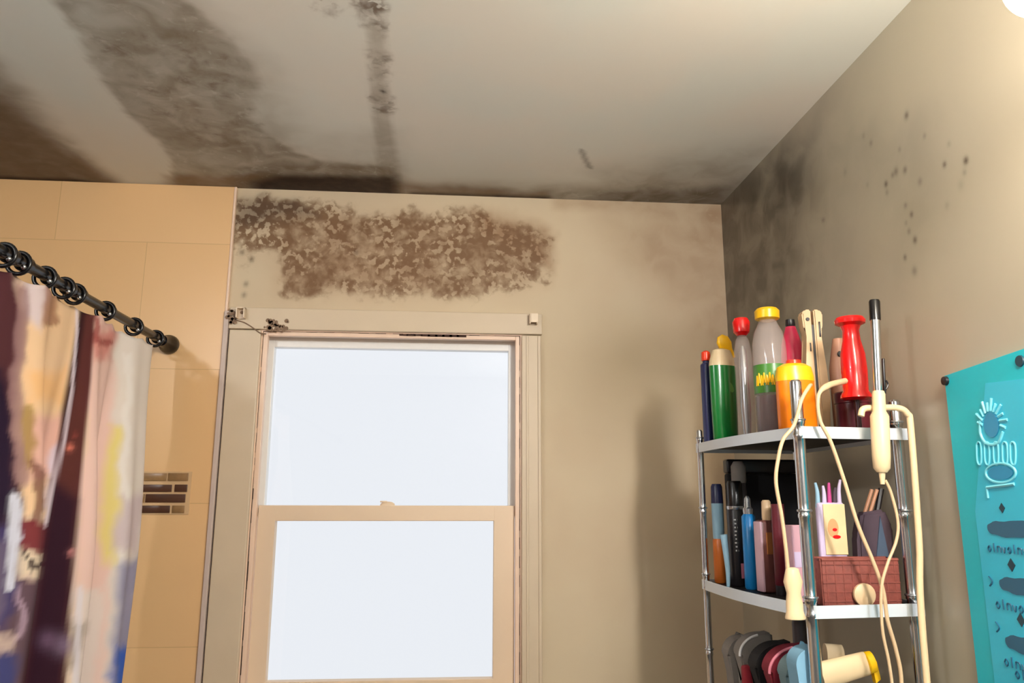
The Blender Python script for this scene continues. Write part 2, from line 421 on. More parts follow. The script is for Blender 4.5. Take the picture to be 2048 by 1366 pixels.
def right_fields(P):
    Q = P+np.stack([fbm(P, 8)-.5, fbm(P+9, 8)-.5], 1)*.09
    Z = np.zeros(len(P)); st = Z.copy(); dp = Z.copy(); sk = Z.copy()
    def mx(a, b): return 1-(1-a)*(1-b)
    st = mx(st, .80*f_poly(Q, Rt((1400, 440), (1560, 280), (1610, 330), (1600, 520), (1590, 700), (1450, 760), (1400, 700)), .16))  # corner darkening: grey mould with the corner's shadow painted in
    st = mx(st, .40*f_poly(Q, Rt((1400, 400), (1640, 200), (1700, 330), (1680, 560), (1600, 760), (1400, 760)), .26))
    st = mx(st, .30*f_poly(Q, Rt((1540, 340), (1600, 330), (1605, 450), (1590, 560), (1545, 480)), .05))
    dp = mx(dp, .35*f_poly(Q, Rt((1545, 345), (1580, 345), (1585, 400), (1555, 410)), .04))
    dp = mx(dp, .30*f_line(P, Rt((1445, 405), (1500, 350)), .01, .12))
    for x, y, r, a in SPOTS:
        c = Rt((x, y))[0]; dp = mx(dp, a*f_dot(P, c, .0065*r/6, .0075*r/6))
    st = mx(st, .20*f_poly(Q, Rt((1700, 250), (1860, 240), (1900, 430), (1840, 560), (1790, 560), (1760, 400)), .09))
    return {'stain_shade': st, 'deep': dp, 'speck': sk}
wr = surface('wall_right', lines((YF, .9, .1), (.9, 1.0, .02), (1.0, 1.75, .0045), (1.75, D, .015)),
             lines((0, 1.3, .1), (1.3, 1.75, .02), (1.75, ZC, .0045)), lambda a, b: (XR, a, b), M['wall_right'], right_fields)

# rest of the shell ------------------------------------------------------
bm = B(); box(bm, ((XL+XR)/2, (YF+D)/2, -.02), (XR-XL, D-YF, .04)); struct(obj('floor', bm, M['floor'], smooth=False))
bm = B(); box(bm, (XL-.02, (YF+D)/2, ZC/2), (.04, D-YF, ZC)); struct(obj('wall_left', bm, M['plain_wall'], smooth=False))
bm = B(); box(bm, ((XL+XR)/2, YF-.02, ZC/2), (XR-XL, .04, ZC)); struct(obj('wall_front', bm, M['plain_wall'], smooth=False))

# tiled part of the window wall: a slab glued on the plaster
TX = -.722
bm = B(); box(bm, ((XL+TX)/2, D-.006, ZC/2), (TX-XL, .012, ZC-.001), .0015)
struct(obj('tile_panel', bm, M['tile'], wb, smooth=False))
bm = B(); box(bm, (TX+.004, D-.0075, ZC/2), (.008, .015, ZC-.002), .002)
struct(obj('tile_edge_strip', bm, M['jamb'], wb, smooth=False))
# brown mosaic insert
def rect_on(Y, a, b): p, q = atY(Y, *a), atY(Y, *b); return (p+q)/2, abs(q.x-p.x), abs(q.z-p.z)
bm = B(); c, sx_, sz_ = rect_on(D-.013, (262, 944), (376, 1028)); box(bm, c, (sx_+.004, .003, sz_+.004), .0008)
ins = struct(obj('mosaic_insert', bm, M['grout'], wb, smooth=False))
rows = [(946, 962, [(262, 332, 't'), (337, 376, 't')]), (969, 984, [(262, 343, 'd'), (350, 374, 'd')]),
        (988, 1005, [(262, 288, 't'), (292, 370, 'd')]), (1011, 1026, [(262, 339, 'd'), (345, 368, 't')])]
bt, bd = B(), B()
for y0, y1, cells in rows:
    for x0, x1, k in cells:
        c, sx_, sz_ = rect_on(D-.016, (x0, y0), (x1, y1)); box(bd if k == 'd' else bt, c, (sx_, .005, sz_), .0012)
struct(obj('dark_mosaic_tiles', bd, M['tile_dark'], ins)); struct(obj('tan_mosaic_tiles', bt, M['tile_tan'], ins))

# ------------------------------------------------------------------ window
win = bpy.data.objects.new('window_1', None); COL.objects.link(win); win.location = ((WX0+WX1)/2, D, WZ0); struct(win)
WL = Vector(win.location)
def wpart(name, bm, m, parent=None, smooth=False):
    bm.verts.ensure_lookup_table()
    for v in bm.verts: v.co -= WL
    o = obj(name, bm, m, parent or win, smooth=smooth)
    return struct(o)
ZB = WZ0
CT = .018
# casing boards
bm = B(); box(bm, ((TX+.020+WX0-.004)/2+.0, D-CT/2, (ZB+WZ1)/2), ((WX0-.004)-(TX+.020), CT, WZ1-ZB+.0), .003)
wpart('side_casing', bm, M['casing'])
bm = B(); box(bm, (TX+.0085+.0, D-.011, (ZB+WZ1+.06)/2), (.015, .022, WZ1-ZB+.06), .002); wpart('outer_band', bm, M['casing_edge'])
bm = B(); box(bm, (TX+.0175, D-.004, (ZB+WZ1)/2), (.006, .006, WZ1-ZB)); wpart('caulk_line', bm, M['caulk'])
zt = atY(D-.02, 765, 620).z
bm = B(); box(bm, ((TX+.016+.305)/2, D-CT/2, (WZ1+.003+zt)/2), (.305-TX-.016, CT, zt-WZ1-.003), .003); wpart('head_casing', bm, M['casing'])
bm = B(); xr = .300
box(bm, ((WX1+.004+xr)/2, D-CT/2, (ZB+WZ1)/2), (xr-WX1-.004, CT, WZ1-ZB), .003)
box(bm, (WX1+.022, D-CT-.001, (ZB+WZ1)/2), (.008, .004, WZ1-ZB-.004), .0015)
box(bm, (xr-.006, D-CT-.0015, (ZB+WZ1)/2), (.010, .005, WZ1-ZB-.004), .0015); wpart('side_casing', bm, M['casing'])
# jamb boards (recess)
DEP = .13
bm = B()
box(bm, (WX0-.006, D+DEP/2-.004, (ZB+WZ1)/2), (.012, DEP, WZ1-ZB+.02)); box(bm, (WX1+.006, D+DEP/2-.004, (ZB+WZ1)/2), (.012, DEP, WZ1-ZB+.02))
box(bm, ((WX0+WX1)/2, D+DEP/2-.004, WZ1+.006), (WX1-WX0, DEP, .012)); box(bm, ((WX0+WX1)/2, D+DEP/2-.004, ZB-.006), (WX1-WX0, DEP, .012))
wpart('jamb', bm, M['jamb'])
# inner stops
bm = B()
for x in (WX0+.0075, WX1-.0075): box(bm, (x, D+.012, (ZB+WZ1)/2), (.015, .022, WZ1-ZB), .002)
box(bm, ((WX0+WX1)/2, D+.012, WZ1-.007), (WX1-WX0-.03, .022, .014), .002)
wpart('window_stop', bm, M['jamb'])
# dirty gaps, of uneven width
bm = B(); rr = random.Random(2)
def crack(bm, p, q, wd, n=26, Yc=D-.0195):
    p, q = Vector(p), Vector(q)
    for i in range(n):
        a = p.lerp(q, i/n); b = p.lerp(q, (i+1)/n+.002); k = wd*rr.uniform(.55, 1.25)
        box(bm, (a+b)/2, (abs(b.x-a.x)+k, .003, abs(b.z-a.z)+k))
zmid = atY(D, 505, 980).z
crack(bm, (WX0-.001, D-.001, ZB+.01), (WX0-.001, D-.001, zmid), .0065); crack(bm, (WX0-.001, D-.001, zmid), (WX0-.001, D-.001, WZ1), .0028)
crack(bm, (WX1+.001, D-.001, ZB+.01), (WX1+.001, D-.001, WZ1), .0048, 40)
crack(bm, (WX0, D-.001, WZ1+.001), (WX1, D-.001, WZ1+.001), .0035, 30)
crack(bm, atY(D-.001, 800, 670), atY(D-.001, 930, 672), .007, 9)
wpart('caulk_line', bm, M['caulk'])
bm = B(); pts = [atY(D-.0185, x, y) for x, y in ((470, 640), (488, 645), (505, 655), (520, 666), (532, 668))]; tube(bm, pts, .0022, 6)
for i in range(34):
    a = rr.uniform(0, 6.28); q = rr.random()**.6
    p = atY(D-.018, 552+26*q*math.cos(a), 650+15*q*math.sin(a)); s = rr.uniform(.003, .009)
    lathe(bm, [(s, 0), (s*.8, .0005)], 8, off=p, rot=Matrix.Rotation(math.pi/2, 3, 'X'))
for i in range(22):
    p = atY(D-.0225, 463+9*rr.uniform(-1, 1), 632+13*rr.uniform(-1, 1)); s = rr.uniform(.003, .008)
    lathe(bm, [(s, 0), (s*.8, .0005)], 8, off=p, rot=Matrix.Rotation(math.pi/2, 3, 'X'))
wpart('mould_patch', bm, M['mould'])
# sashes
def sash(name, x0, x1, z0, z1, gx0, gx1, gz0, gz1, y, th, m):
    bm = B(); 
    box(bm, ((x0+gx0)/2, y, (z0+z1)/2), (gx0-x0, th, z1-z0), .002); box(bm, ((x1+gx1)/2, y, (z0+z1)/2), (x1-gx1, th, z1-z0), .002)
    box(bm, ((gx0+gx1)/2, y, (z1+gz1)/2), (gx1-gx0+.004, th, z1-gz1), .002); box(bm, ((gx0+gx1)/2, y, (z0+gz0)/2), (gx1-gx0+.004, th, gz0-z0), .002)
    o = wpart(name, bm, m)
    bm = B(); box(bm, ((gx0+gx1)/2, y+.004, (gz0+gz1)/2), (gx1-gx0+.006, .004, gz1-gz0+.006))
    g = wpart('glass_pane', bm, M['glass'], o)
    return o
YLs = D+.040; Yf = YLs-.017
lx0, lx1 = WX0+.0155, WX1-.0155
g0 = atY(Yf, 553, 1042); g1 = atY(Yf, 987, 1042); zr = atY(Yf, 765, 1011).z; gb = atY(Yf, 765, 1361).z
lo = sash('lower_sash', lx0, lx1, ZB+.002, zr, g0.x-.004, g1.x+.001, gb, g0.z, YLs, .034, M['sash'])
YU = D+.078; Yf2 = YU-.016
u0 = atY(Yf2, 549, 694); u1 = atY(Yf2, 1017, 694)
up = sash('upper_sash', WX0+.001, WX1-.001, zr-.035, WZ1-.001, u0.x, u1.x, zr-.01, u0.z, YU, .032, M['track'])
bm = B(); c = atY(YLs, 775, 1010); lathe(bm, [(.024, 0), (.022, .007), (.014, .012), (.004, .0135)], 24, sy_=.5, off=(c.x, c.y, zr-.001)); box(bm, (c.x-.012, c.y-.006, zr+.012), (.022, .007, .005), .001)
wpart('sash_lock', bm, M['sash'], lo, True)
# exterior sill under the window and inner sill (just below the frame of the picture)
bm = B(); box(bm, ((WX0+WX1)/2, D-.02, ZB-.024), (WX1-WX0+.22, .09, .024), .004); wpart('window_sill', bm, M['casing'])
# blind brackets on the head casing
def bracket(px, py, label, wd=.027):
    p = atY(D-.02, px, py)
    t = thing('blind_bracket', label, 'bracket', (p.x, D-CT-.0005, p.z-.016))
    bm = B()
    box(bm, (0, -.002, .016), (wd, .004, .034), .001); box(bm, (wd/2-.002, -.014, .016), (.004, .026, .034), .001)
    box(bm, (-wd/2+.002, -.014, .016), (.004, .026, .034), .001); box(bm, (0, -.014, .0315), (wd, .026, .004), .001)
    obj('bracket_body', bm, M['bracket'], t, smooth=False)
    return t
t = bracket(484, 628, 'small cream blind bracket with a dark screw, top left corner of the window')
bm = B(); lathe(bm, [(.0055, 0), (.005, .002), (.001, .003)], 14, off=(0, -.0045, .020), rot=Matrix.Rotation(math.pi/2, 3, 'X')); obj('screw', bm, M['mould'], t)
t = bracket(1066, 640, 'small cream blind bracket with a closed front, top right corner of the window')
bm = B(); box(bm, (.002, -.0285, .017), (.024, .003, .030), .001); obj('cover', bm, M['bracket'], t, smooth=False)

# ------------------------------------------------------------------ shower rod, rings, curtain
re = atY(2.48, 338, 689); XROD, ZROD = re.x, re.z
rn = atX(XROD, 0, 497); slope = 0
rod = thing('shower_curtain_rod', 'black shower curtain rod fixed to the cream tiled wall, carrying the painted curtain', 'curtain rod', (XROD, D-.0125, ZROD))
yn = YF+.003
bm = B(); tube(bm, [(0, -.01, 0), (0, yn-(D-.0125)+.01, 0)], .0125, 20, False); obj('tube', bm, M['black'], rod)
bm = B(); lathe(bm, [(.029, 0), (.031, .004), (.030, .014), (.027, .026), (.020, .036), (.0175, .075)], 28, rot=Matrix.Rotation(math.pi/2, 3, 'X')); obj('end_flange', bm, M['black'], rod)
bm = B(); lathe(bm, [(.031, 0), (.033, .004), (.030, .014), (.022, .026), (.0165, .034)], 28, rot=Matrix.Rotation(-math.pi/2, 3, 'X'), off=(0, yn-(D-.0125), 0)); obj('end_flange', bm, M['black'], rod)
def rodY(px):
    lo_, hi_ = .6, 2.45
    for _ in range(40):
        m_ = (lo_+hi_)/2
        if pix((XROD, m_, ZROD))[0] < px: lo_ = m_
        else: hi_ = m_
    return lo_
rp = [(-25, 'first'), (8, ''), (38, ''), (90, ''), (128, ''), (150, ''), (211, ''), (268, ''), (311, '')]
wh = {8: 'black curtain ring with chrome bead at the left edge of the photo', 38: 'black curtain ring above the dark red curtain edge',
      90: 'black curtain ring above the pale lilac fold', 128: 'black curtain ring at the right end of the sagging loop',
      150: 'black curtain ring just left of the dark maroon fold', 211: 'black curtain ring with bright chrome bead above the pink fold',
      268: 'black curtain ring second from the wall end of the rod', 311: 'black curtain ring nearest the tiled wall'}
for px, _ in rp[1:]:
    y = rodY(px)
    t = thing('curtain_ring', wh[px], 'curtain ring', (XROD, y, ZROD), 0, 'black rings on the shower rod')
    bm = B(); torus(bm, (0, 0, -.005), .0228, .0046); obj('ring', bm, M['black'], t)
    bm = B(); lathe(bm, [(.0131, -.013), (.0175, -.009), (.0175, .009), (.0131, .013), (.0131, -.013)], 20, cap=False, rot=Matrix.Rotation(math.pi/2, 3, 'X'), off=(0, .0215, 0)); obj('collar', bm, M['black'], t)
    bm = B(); bmesh.ops.create_uvsphere(bm, u_segments=14, v_segments=10, radius=.0058, matrix=Matrix.Translation((.0135, -.004, -.014))); obj('bead', bm, M['chrome'], t)

# curtain: gathered cloth, painted print held in a colour attribute
ye, ys = rodY(308), .75
NU, NV = 420, 170
uu = np.linspace(0, 1, NU); vv = np.linspace(0, 1, NV)
Ug, Vg = np.meshgrid(uu, vv, indexing='ij')
Yc = ye+(ys-ye)*Ug + .0*Vg
zt_ = ZROD-.026-.008*np.abs(np.sin(Ug*math.pi*17)); zb = .28
Zc = zt_+(zb-zt_)*Vg
ph = Ug*2*math.pi*5.5
amp = (.012+.042*sstep(Vg*2.5))
Xc = XROD-.004+amp*(np.sin(ph)+.35*np.sin(2.3*ph+1+Vg*1.2)) + .0*Vg
Yc = Yc+.022*np.sin(ph*1.0+1.3)*sstep(Vg*2) - .11*Vg*(1-Ug)
P3 = np.stack([Xc, Yc, Zc], -1).reshape(-1, 3)
PX, PY = pix(P3)
_, PYr = pix(np.stack([P3[:, 0], np.full(len(P3), rodY(0)), P3[:, 2]], -1))
far = P3[:, 1] < rodY(0)                      # the print repeats, mirrored, along the rest of the cloth
tri = np.abs((((rodY(0)-P3[:, 1])*420+300) % 600)-300)
PX = np.where(far, tri, PX); PY = np.where(far, PYr, PY); PP = np.stack([PX, PY], 1)
def paint(P):
    """the curtain's own print: soft brush strokes, listed as (outline or line, softness, colour, amount)"""
    n1 = fbm(P/100, 1.6); n2 = fbm(P/100+11, 3.4); W = P+np.stack([n1-.5, n2-.5], 1)*34
    col = np.tile(np.array(srgb((226, 200, 172))[:3]), (len(P), 1))
    def lay(f, c, a=1.0):
        nonlocal col; f = (np.clip(f, 0, 1)*a)[:, None]; col = col*(1-f)+np.array(srgb(c)[:3])*f
    poly = lambda pts, s, c, a=1., q=W: lay(f_poly(q, pts, s), c, a)
    line = lambda pts, r, s, c, a=1., q=W: lay(f_line(q, pts, r, s), c, a)
    lay(sstep((n1-.45)*4), (236, 206, 196), .6)
    # far right folds: pale
    poly([(180, 600), (240, 640), (215, 1400), (140, 1400)], 12, (232, 196, 186), .9)
    poly([(235, 640), (320, 680), (290, 1400), (205, 1400)], 12, (226, 218, 210), .9)
    poly([(218, 850), (246, 850), (232, 1120), (200, 1120)], 14, (228, 212, 112), .8)
    poly([(255, 700), (270, 700), (240, 1400), (225, 1400)], 6, (236, 230, 224), .8)
    poly([(185, 650), (240, 660), (225, 720), (190, 730)], 12, (206, 128, 118), .8)
    line([(188, 640), (200, 670), (225, 690)], 3, 8, (150, 70, 66), .8)
    poly([(240, 990), (290, 990), (275, 1100), (225, 1100)], 14, (196, 176, 184), .7)
    poly([(235, 1130), (285, 1110), (262, 1400), (215, 1400)], 18, (128, 128, 168), .8)
    poly([(228, 1290), (262, 1290), (250, 1400), (210, 1400)], 12, (34, 92, 196), .9)
    poly([(150, 1180), (205, 1180), (190, 1400), (130, 1400)], 14, (226, 214, 206), .8)
    poly([(140, 1240), (165, 1240), (150, 1340), (130, 1340)], 12, (120, 106, 84), .7)
    # peach and cream middle panel
    poly([(45, 560), (155, 600), (150, 760), (130, 900), (95, 1030), (40, 1030), (30, 800)], 14, (232, 196, 156), .9)
    poly([(50, 545), (95, 570), (85, 650), (45, 640)], 12, (212, 198, 204), .9)
    poly([(60, 740), (140, 740), (130, 800), (60, 800)], 20, (238, 184, 122), .7)
    poly([(60, 830), (130, 830), (115, 960), (50, 960)], 18, (222, 172, 164), .8)
    line([(55, 820), (62, 880), (50, 930)], 6, 16, (150, 120, 50), .8)
    line([(70, 930), (78, 990), (72, 1040)], 5, 14, (112, 66, 56), .8)
    poly([(100, 900), (130, 860), (110, 1010), (88, 1020)], 10, (216, 206, 226), .8)
    line([(92, 580), (98, 640)], 5, 12, (140, 84, 60), .7)
    # lower left scene
    poly([(30, 1040), (100, 1050), (92, 1110), (30, 1100)], 6, (112, 22, 40), .95)
    poly([(28, 1095), (95, 1110), (84, 1160), (28, 1150)], 7, (222, 204, 180), .9)
    line([(45, 1105), (70, 1130), (92, 1122)], 2, 6, (40, 24, 30), .9)
    poly([(20, 1160), (95, 1160), (70, 1420), (-40, 1420)], 10, (58, 28, 62), .9)
    line([(38, 1180), (48, 1230), (36, 1280)], 3, 10, (176, 150, 168), .7)
    poly([(-200, 1270), (35, 1270), (25, 1310), (-200, 1310)], 10, (206, 182, 170), .8)
    poly([(-200, 1310), (35, 1310), (25, 1420), (-200, 1420)], 12, (60, 66, 116), .9)
    # leftmost dark panel and the pale strip on its edge
    poly([(-400, 400), (28, 520), (50, 640), (35, 800), (40, 1000), (20, 1080), (-400, 1080)], 14, (70, 22, 38), .97)
    poly([(-400, 720), (10, 740), (28, 860), (25, 1000), (5, 1060), (-400, 1060)], 16, (34, 22, 44), .95)
    line([(48, 580), (40, 700), (32, 780), (38, 880), (40, 960)], 6, 14, (150, 116, 116), .8)
    poly([(-400, 1060), (8, 1050), (36, 1000), (38, 1180), (10, 1260), (-400, 1260)], 14, (66, 60, 104), .9)
    line([(22, 1000), (26, 1080), (16, 1170)], 7, 12, (214, 216, 230), .9)
    # the dark maroon fold
    poly([(162, 612), (190, 630), (182, 760), (168, 900), (155, 1050), (140, 1200), (128, 1400), (40, 1400), (72, 1200), (92, 1050), (112, 900), (140, 760)], 5, (78, 30, 30), .98, P)
    poly([(104, 960), (156, 1000), (140, 1200), (122, 1400), (40, 1400), (72, 1200), (90, 1050)], 16, (40, 16, 34), .9, P)
    poly([(160, 612), (172, 620), (150, 780), (118, 900), (122, 820), (142, 720)], 7, (36, 16, 24), .8, P)
    for x, y, r, c in ((140, 895, 3, (230, 130, 110)), (143, 1105, 3, (214, 140, 140)), (150, 870, 2, (150, 70, 60)), (128, 1290, 9, (130, 110, 134)), (95, 1280, 8, (110, 84, 110))):
        lay(np.exp(-((P[:, 0]-x)**2+(P[:, 1]-y)**2)/(2*(r*1.6)**2)), c, .8)
    # white hem of the fold that faces us
    line([(153, 600), (154, 660), (144, 780), (128, 880), (104, 990), (92, 1050)], 1, 4, (226, 214, 226), .7, P)
    line([(160, 1180), (150, 1400)], 3, 7, (224, 218, 226), .7, P)
    return col
cc = paint(PP)
fs = [(i*NV+j, (i+1)*NV+j, (i+1)*NV+j+1, i*NV+j+1) for i in range(NU-1) for j in range(NV-1)]
me = bpy.data.meshes.new('shower_curtain'); me.from_pydata([tuple(p) for p in P3], [], fs); me.update()
for f in me.polygons: f.use_smooth = True
ca = me.color_attributes.new('print', 'FLOAT_COLOR', 'POINT'); ca.data.foreach_set('color', np.concatenate([cc, np.ones((len(cc), 1))], 1).astype(np.float32).ravel())
mc = bpy.data.materials.new('printed polyester'); mc.use_nodes = True; nt = mc.node_tree; bs = nt.nodes['Principled BSDF']
bs.inputs['Roughness'].default_value = .8; bs.inputs['Specular IOR Level'].default_value = .15; at = nt.nodes.new('ShaderNodeAttribute'); at.attribute_name = 'print'
nt.links.new(at.outputs['Color'], bs.inputs['Base Color'])
cur = tag(link('shower_curtain', me, mc), 'painted print shower curtain in peach, maroon and blue hanging in folds from the rod', 'shower curtain')
sol = cur.modifiers.new('thick', 'SOLIDIFY'); sol.thickness = .0015

# ------------------------------------------------------------------ rack of chrome posts
ZS = [H+.135, H-.200, H-.535, H-.87, H-1.20]
PA, PB_, PC, PD = (.643, 1.944), (.688, 1.475), (.905, 1.500), (.905, 1.965)
rack = thing('shelf_rack', 'chrome post shelf rack with dark bow-fronted shelves standing against the right wall', 'shelf rack', (.80, 1.72, 0))
RO = Vector(rack.location)
def rl(p): return Vector(p)-RO
tops = [H+.175, atY(1.475, 1580, 760).z, H+.20, H+.165]
for (x, y), top, r in zip((PA, PB_, PC, PD), tops, (.008, .0115, .0115, .008)):
    bm = B(); prof = [(r*1.5, 0), (r*1.5, .02), (r, .024)]
    for z in ZS[::-1]:
        for dz in (-.165, -.012, .016):
            if z+dz > .05 and z+dz < top-.02: prof += [(r, z+dz-.005), (r*1.12, z+dz-.003), (r*1.12, z+dz+.003), (r, z+dz+.005)]
    prof = sorted(prof, key=lambda q: q[1])
    # grooved tube, as on wire-rack posts
    p2 = []
    for a, b in zip(prof, prof[1:]):
        p2.append(a)
        z = a[1]+.02
        while z < b[1]-.01 and a[0] == r and b[0] == r:
            p2 += [(r, z)]; z += .025
    p2 += [prof[-1], (r, top-.004), (r*.7, top)]
    lathe(bm, p2, 20, off=rl((x, y, 0))); po = obj('post', bm, M['chrome'], rack)
    for z in ZS:
        for dz in (.020, -.155):
            if z+dz > .06 and z+dz < top-.01:
                bm = B(); torus(bm, rl((x, y, z+dz)), r*1.05, .0028, 'Z', 20, 8); obj('collar', bm, M['silver'], po)
def shelf_outline(e=0):
    pts = []
    for k in range(13):
        t = k/12; x = PA[0]+(PB_[0]-PA[0])*t; y = PA[1]+(PB_[1]-PA[1])*t
        b = .018*math.sin(math.pi*t)+e; pts.append((x-b-.004, y-(.0 if k < 12 else 0)))
    for k in range(1, 7):
        a = k/6*math.pi/2; pts.append((PB_[0]+.006-.010*math.cos(a)-e*math.cos(a), PB_[1]-.012*math.sin(a)-e*math.sin(a)))
    pts += [(PC[0]+.010+e, PC[1]-.014-e), (PD[0]+.010+e, PD[1]+.014+e), (PA[0]-.004-e, PA[1]+.014+e)]
    return pts
for i, z in enumerate(ZS):
    bm = B(); prism(bm, [(x-RO.x, y-RO.y) for x, y in shelf_outline(-.002)], z-.008, z, 'Z'); s = obj('shelf', bm, M['plate'], rack, smooth=False)
    bm = B(); o_, i_ = shelf_outline(.002), shelf_outline(-.002); n = len(o_); z0, z1 = z-.017, z+.006
    V = [[bm.verts.new((x-RO.x, y-RO.y, zz)) for x, y in q] for q, zz in ((o_, z0), (o_, z1), (i_, z1), (i_, z0))]
    for a in range(4):
        for k in range(n): bm.faces.new((V[a][k], V[a][(k+1) % n], V[(a+1) % 4][(k+1) % n], V[(a+1) % 4][k]))
    obj('shelf_rim', bm, M['rim'], s, smooth=False)

# ------------------------------------------------------------------ things on the rack
def edgeX(Y): return .643+(1.944-Y)*.096
def place(px, off, z, py=None):
    lo_, hi_ = 1.3, 2.2
    py = py or 900
    for _ in range(40):
        m_ = (lo_+hi_)/2; x = atY(m_, px, py).x
        if x < edgeX(m_)+off: lo_ = m_
        else: hi_ = m_
    return atY(lo_, px, py).x, lo_
def geo(px, Y, top, z, py=None):
    a = atY(Y, px, py or (top+60)); return a.x, atY(Y, px, top).z-z, Y/1520*1.02
def rbox(bm, w_, d_, z0, z1, bev=.006, cx=0, cy_=0): return box(bm, (cx, cy_, (z0+z1)/2), (w_, d_, z1-z0), bev, seg=3)
Z1, Z2, Z3 = ZS[0]+.0005, ZS[1]+.0005, ZS[2]+.0005

# navy bottle, orange-red cap
x, y = .660, 1.917; _, h, k = geo(1409, y, 702, Z1)
t = thing('slim_bottle', 'slim navy bottle with a small orange red cap, leftmost on the top shelf', 'bottle', (x, y, Z1), .4)
bm = B(); rbox(bm, .027, .024, 0, h-.032, .007); lathe(bm, [(.010, h-.034), (.008, h-.026)], 18); obj('body', bm, M['navy'], t)
bm = B(); lathe(bm, [(.011, h-.026), (.012, h-.02), (.011, h-.004), (.006, h)], 18); obj('cap', bm, M['orangered'], t)
# green bottle, pale shoulder, yellow flip spout
x, y = place(1448, .040, Z1, 800); _, h, k = geo(1447, y, 698, Z1)
t = thing('dish_soap_bottle', 'green bottle with clear shoulder and tilted yellow spout on the top shelf', 'bottle', (x, y, Z1), .25)
hg = geo(1447, y, 733, Z1)[1]
bm = B(); lathe(bm, [(.028, 0), (.034, .008), (.036, hg*.5), (.037, hg)], 30, 1, .6); obj('body', bm, M['green'], t)
bm = B(); lathe(bm, [(.037, hg), (.035, hg+.014), (.025, h-.004), (.012, h)], 30, 1, .6); sh = obj('shoulder', bm, mat('cloudy shoulder plastic', (206, 186, 150), .3), t)
bm = B(); Rm = Matrix.Rotation(-.55, 3, 'Y'); lathe(bm, [(.010, -.012), (.013, .010), (.020, .026), (.019, .042), (.008, .054)], 20, 1, .6, off=(.026, 0, h-.012), rot=Rm); obj('flip_cap', bm, M['yellow'], t)
bm = B(); lathe(bm, [(.015, 0), (.015, .001)], 20, .5, 1, off=(.006, -.0205, hg*.72), rot=Matrix.Rotation(math.pi/2, 3, 'X') @ Matrix.Rotation(.5, 3, 'Z')); obj('label', bm, M['green2'], t)
# clear slim bottle with orange-red cap
x, y = place(1491, .046, Z1, 800); _, h, k = geo(1500, y, 672, Z1)
t = thing('slim_bottle', 'tall clear slim bottle with a red cap between the green and the yellow-capped bottles', 'bottle', (x, y, Z1), .2)
bm = B(); lathe(bm, [(.018, 0), (.021, .006), (.020, h*.6), (.022, h*.8), (.016, h*.95), (.010, h)], 28); obj('body', bm, M['clear'], t)
bm = B(); lathe(bm, [(.008, .004), (.012, h*.3), (.009, h*.85), (.004, h*.9)], 18); obj('liner', bm, M['silver'], t)
ht = geo(1500, y, 636, Z1)[1]
bm = B(); lathe(bm, [(.011, h), (.019, h+.008), (.021, ht-.012), (.016, ht-.002), (.004, ht)], 24); obj('cap', bm, M['red'], t)
# clear bottle, yellow cap
x, y = place(1545, .050, Z1, 800); _, h, k = geo(1545, y, 640, Z1)
t = thing('mouthwash_bottle', 'big clear bottle with wide yellow cap and yellow green label over dark liquid', 'bottle', (x, y, Z1), 0)
bm = B(); lathe(bm, [(.033, 0), (.037, .006), (.037, h*.72), (.036, h*.80), (.031, h*.89), (.022, h*.96), (.018, h)], 32); obj('body', bm, M['clear'], t)
bm = B(); lathe(bm, [(.032, .004), (.0355, .010), (.0355, h*.34), (.004, h*.345)], 32); obj('liquid', bm, M['darkmaroon'], t)
bm = B(); lathe(bm, [(.0376, h*.36), (.0376, h*.60)], 32, cap=False); lb = obj('label', bm, M['green2'], t)
bm = B()
for q in range(7):
    a = -2.9+q*.16; zz = h*(.42+.02*(q % 2))
    tube(bm, [(.0382*math.cos(a), .0382*math.sin(a), zz), (.0386*math.cos(a+.06), .0386*math.sin(a+.06), zz+.022), (.0382*math.cos(a+.12), .0382*math.sin(a+.12), zz)], .0016, 6)
obj('lettering', bm, M['yellow'], lb)
hc = geo(1545, y, 618, Z1)[1]
bm = B(); lathe(bm, [(.019, h-.002), (.027, h+.002), (.0275, hc-.006), (.022, hc)], 28); obj('cap', bm, M['yellow'], t)
# hot pink bottle behind
Y = 1.80; X = atY(Y, 1584, 700).x; h = atY(Y, 1584, 640).z-Z1
t = thing('tall_bottle', 'hot pink tapered bottle with a black cap behind the yellow-capped bottle', 'bottle', (X, Y, Z1))
bm = B(); lathe(bm, [(.024, 0), (.029, .006), (.029, h*.6), (.024, h*.8), (.012, h-.018)], 26); obj('body', bm, M['pink'], t)
bm = B(); lathe(bm, [(.010, h-.018), (.012, h-.014), (.011, h)], 18); obj('cap', bm, M['dark'], t)
# orange bottle, yellow top
Y = 1.565; X = atY(Y, 1592, 800).x; h = atY(Y, 1592, 728).z-Z1; hy = atY(Y, 1592, 762).z-Z1
t = thing('vitamin_bottle', 'squat orange bottle with a domed yellow top behind the front chrome post', 'bottle', (X, Y, Z1), 0)
bm = B(); lathe(bm, [(.037, 0), (.040, .005), (.040, hy)], 34, 1, .8); obj('body', bm, M['orange'], t)
bm = B(); lathe(bm, [(.0405, hy-.002), (.0405, hy+.008), (.036, h-.008), (.024, h-.001), (.004, h)], 34, 1, .8); obj('top', bm, M['yellow'], t)
bm = B(); lathe(bm, [(.016, h-.001), (.015, h+.007), (.004, h+.008)], 20); obj('nub', bm, M['orangered'], t)
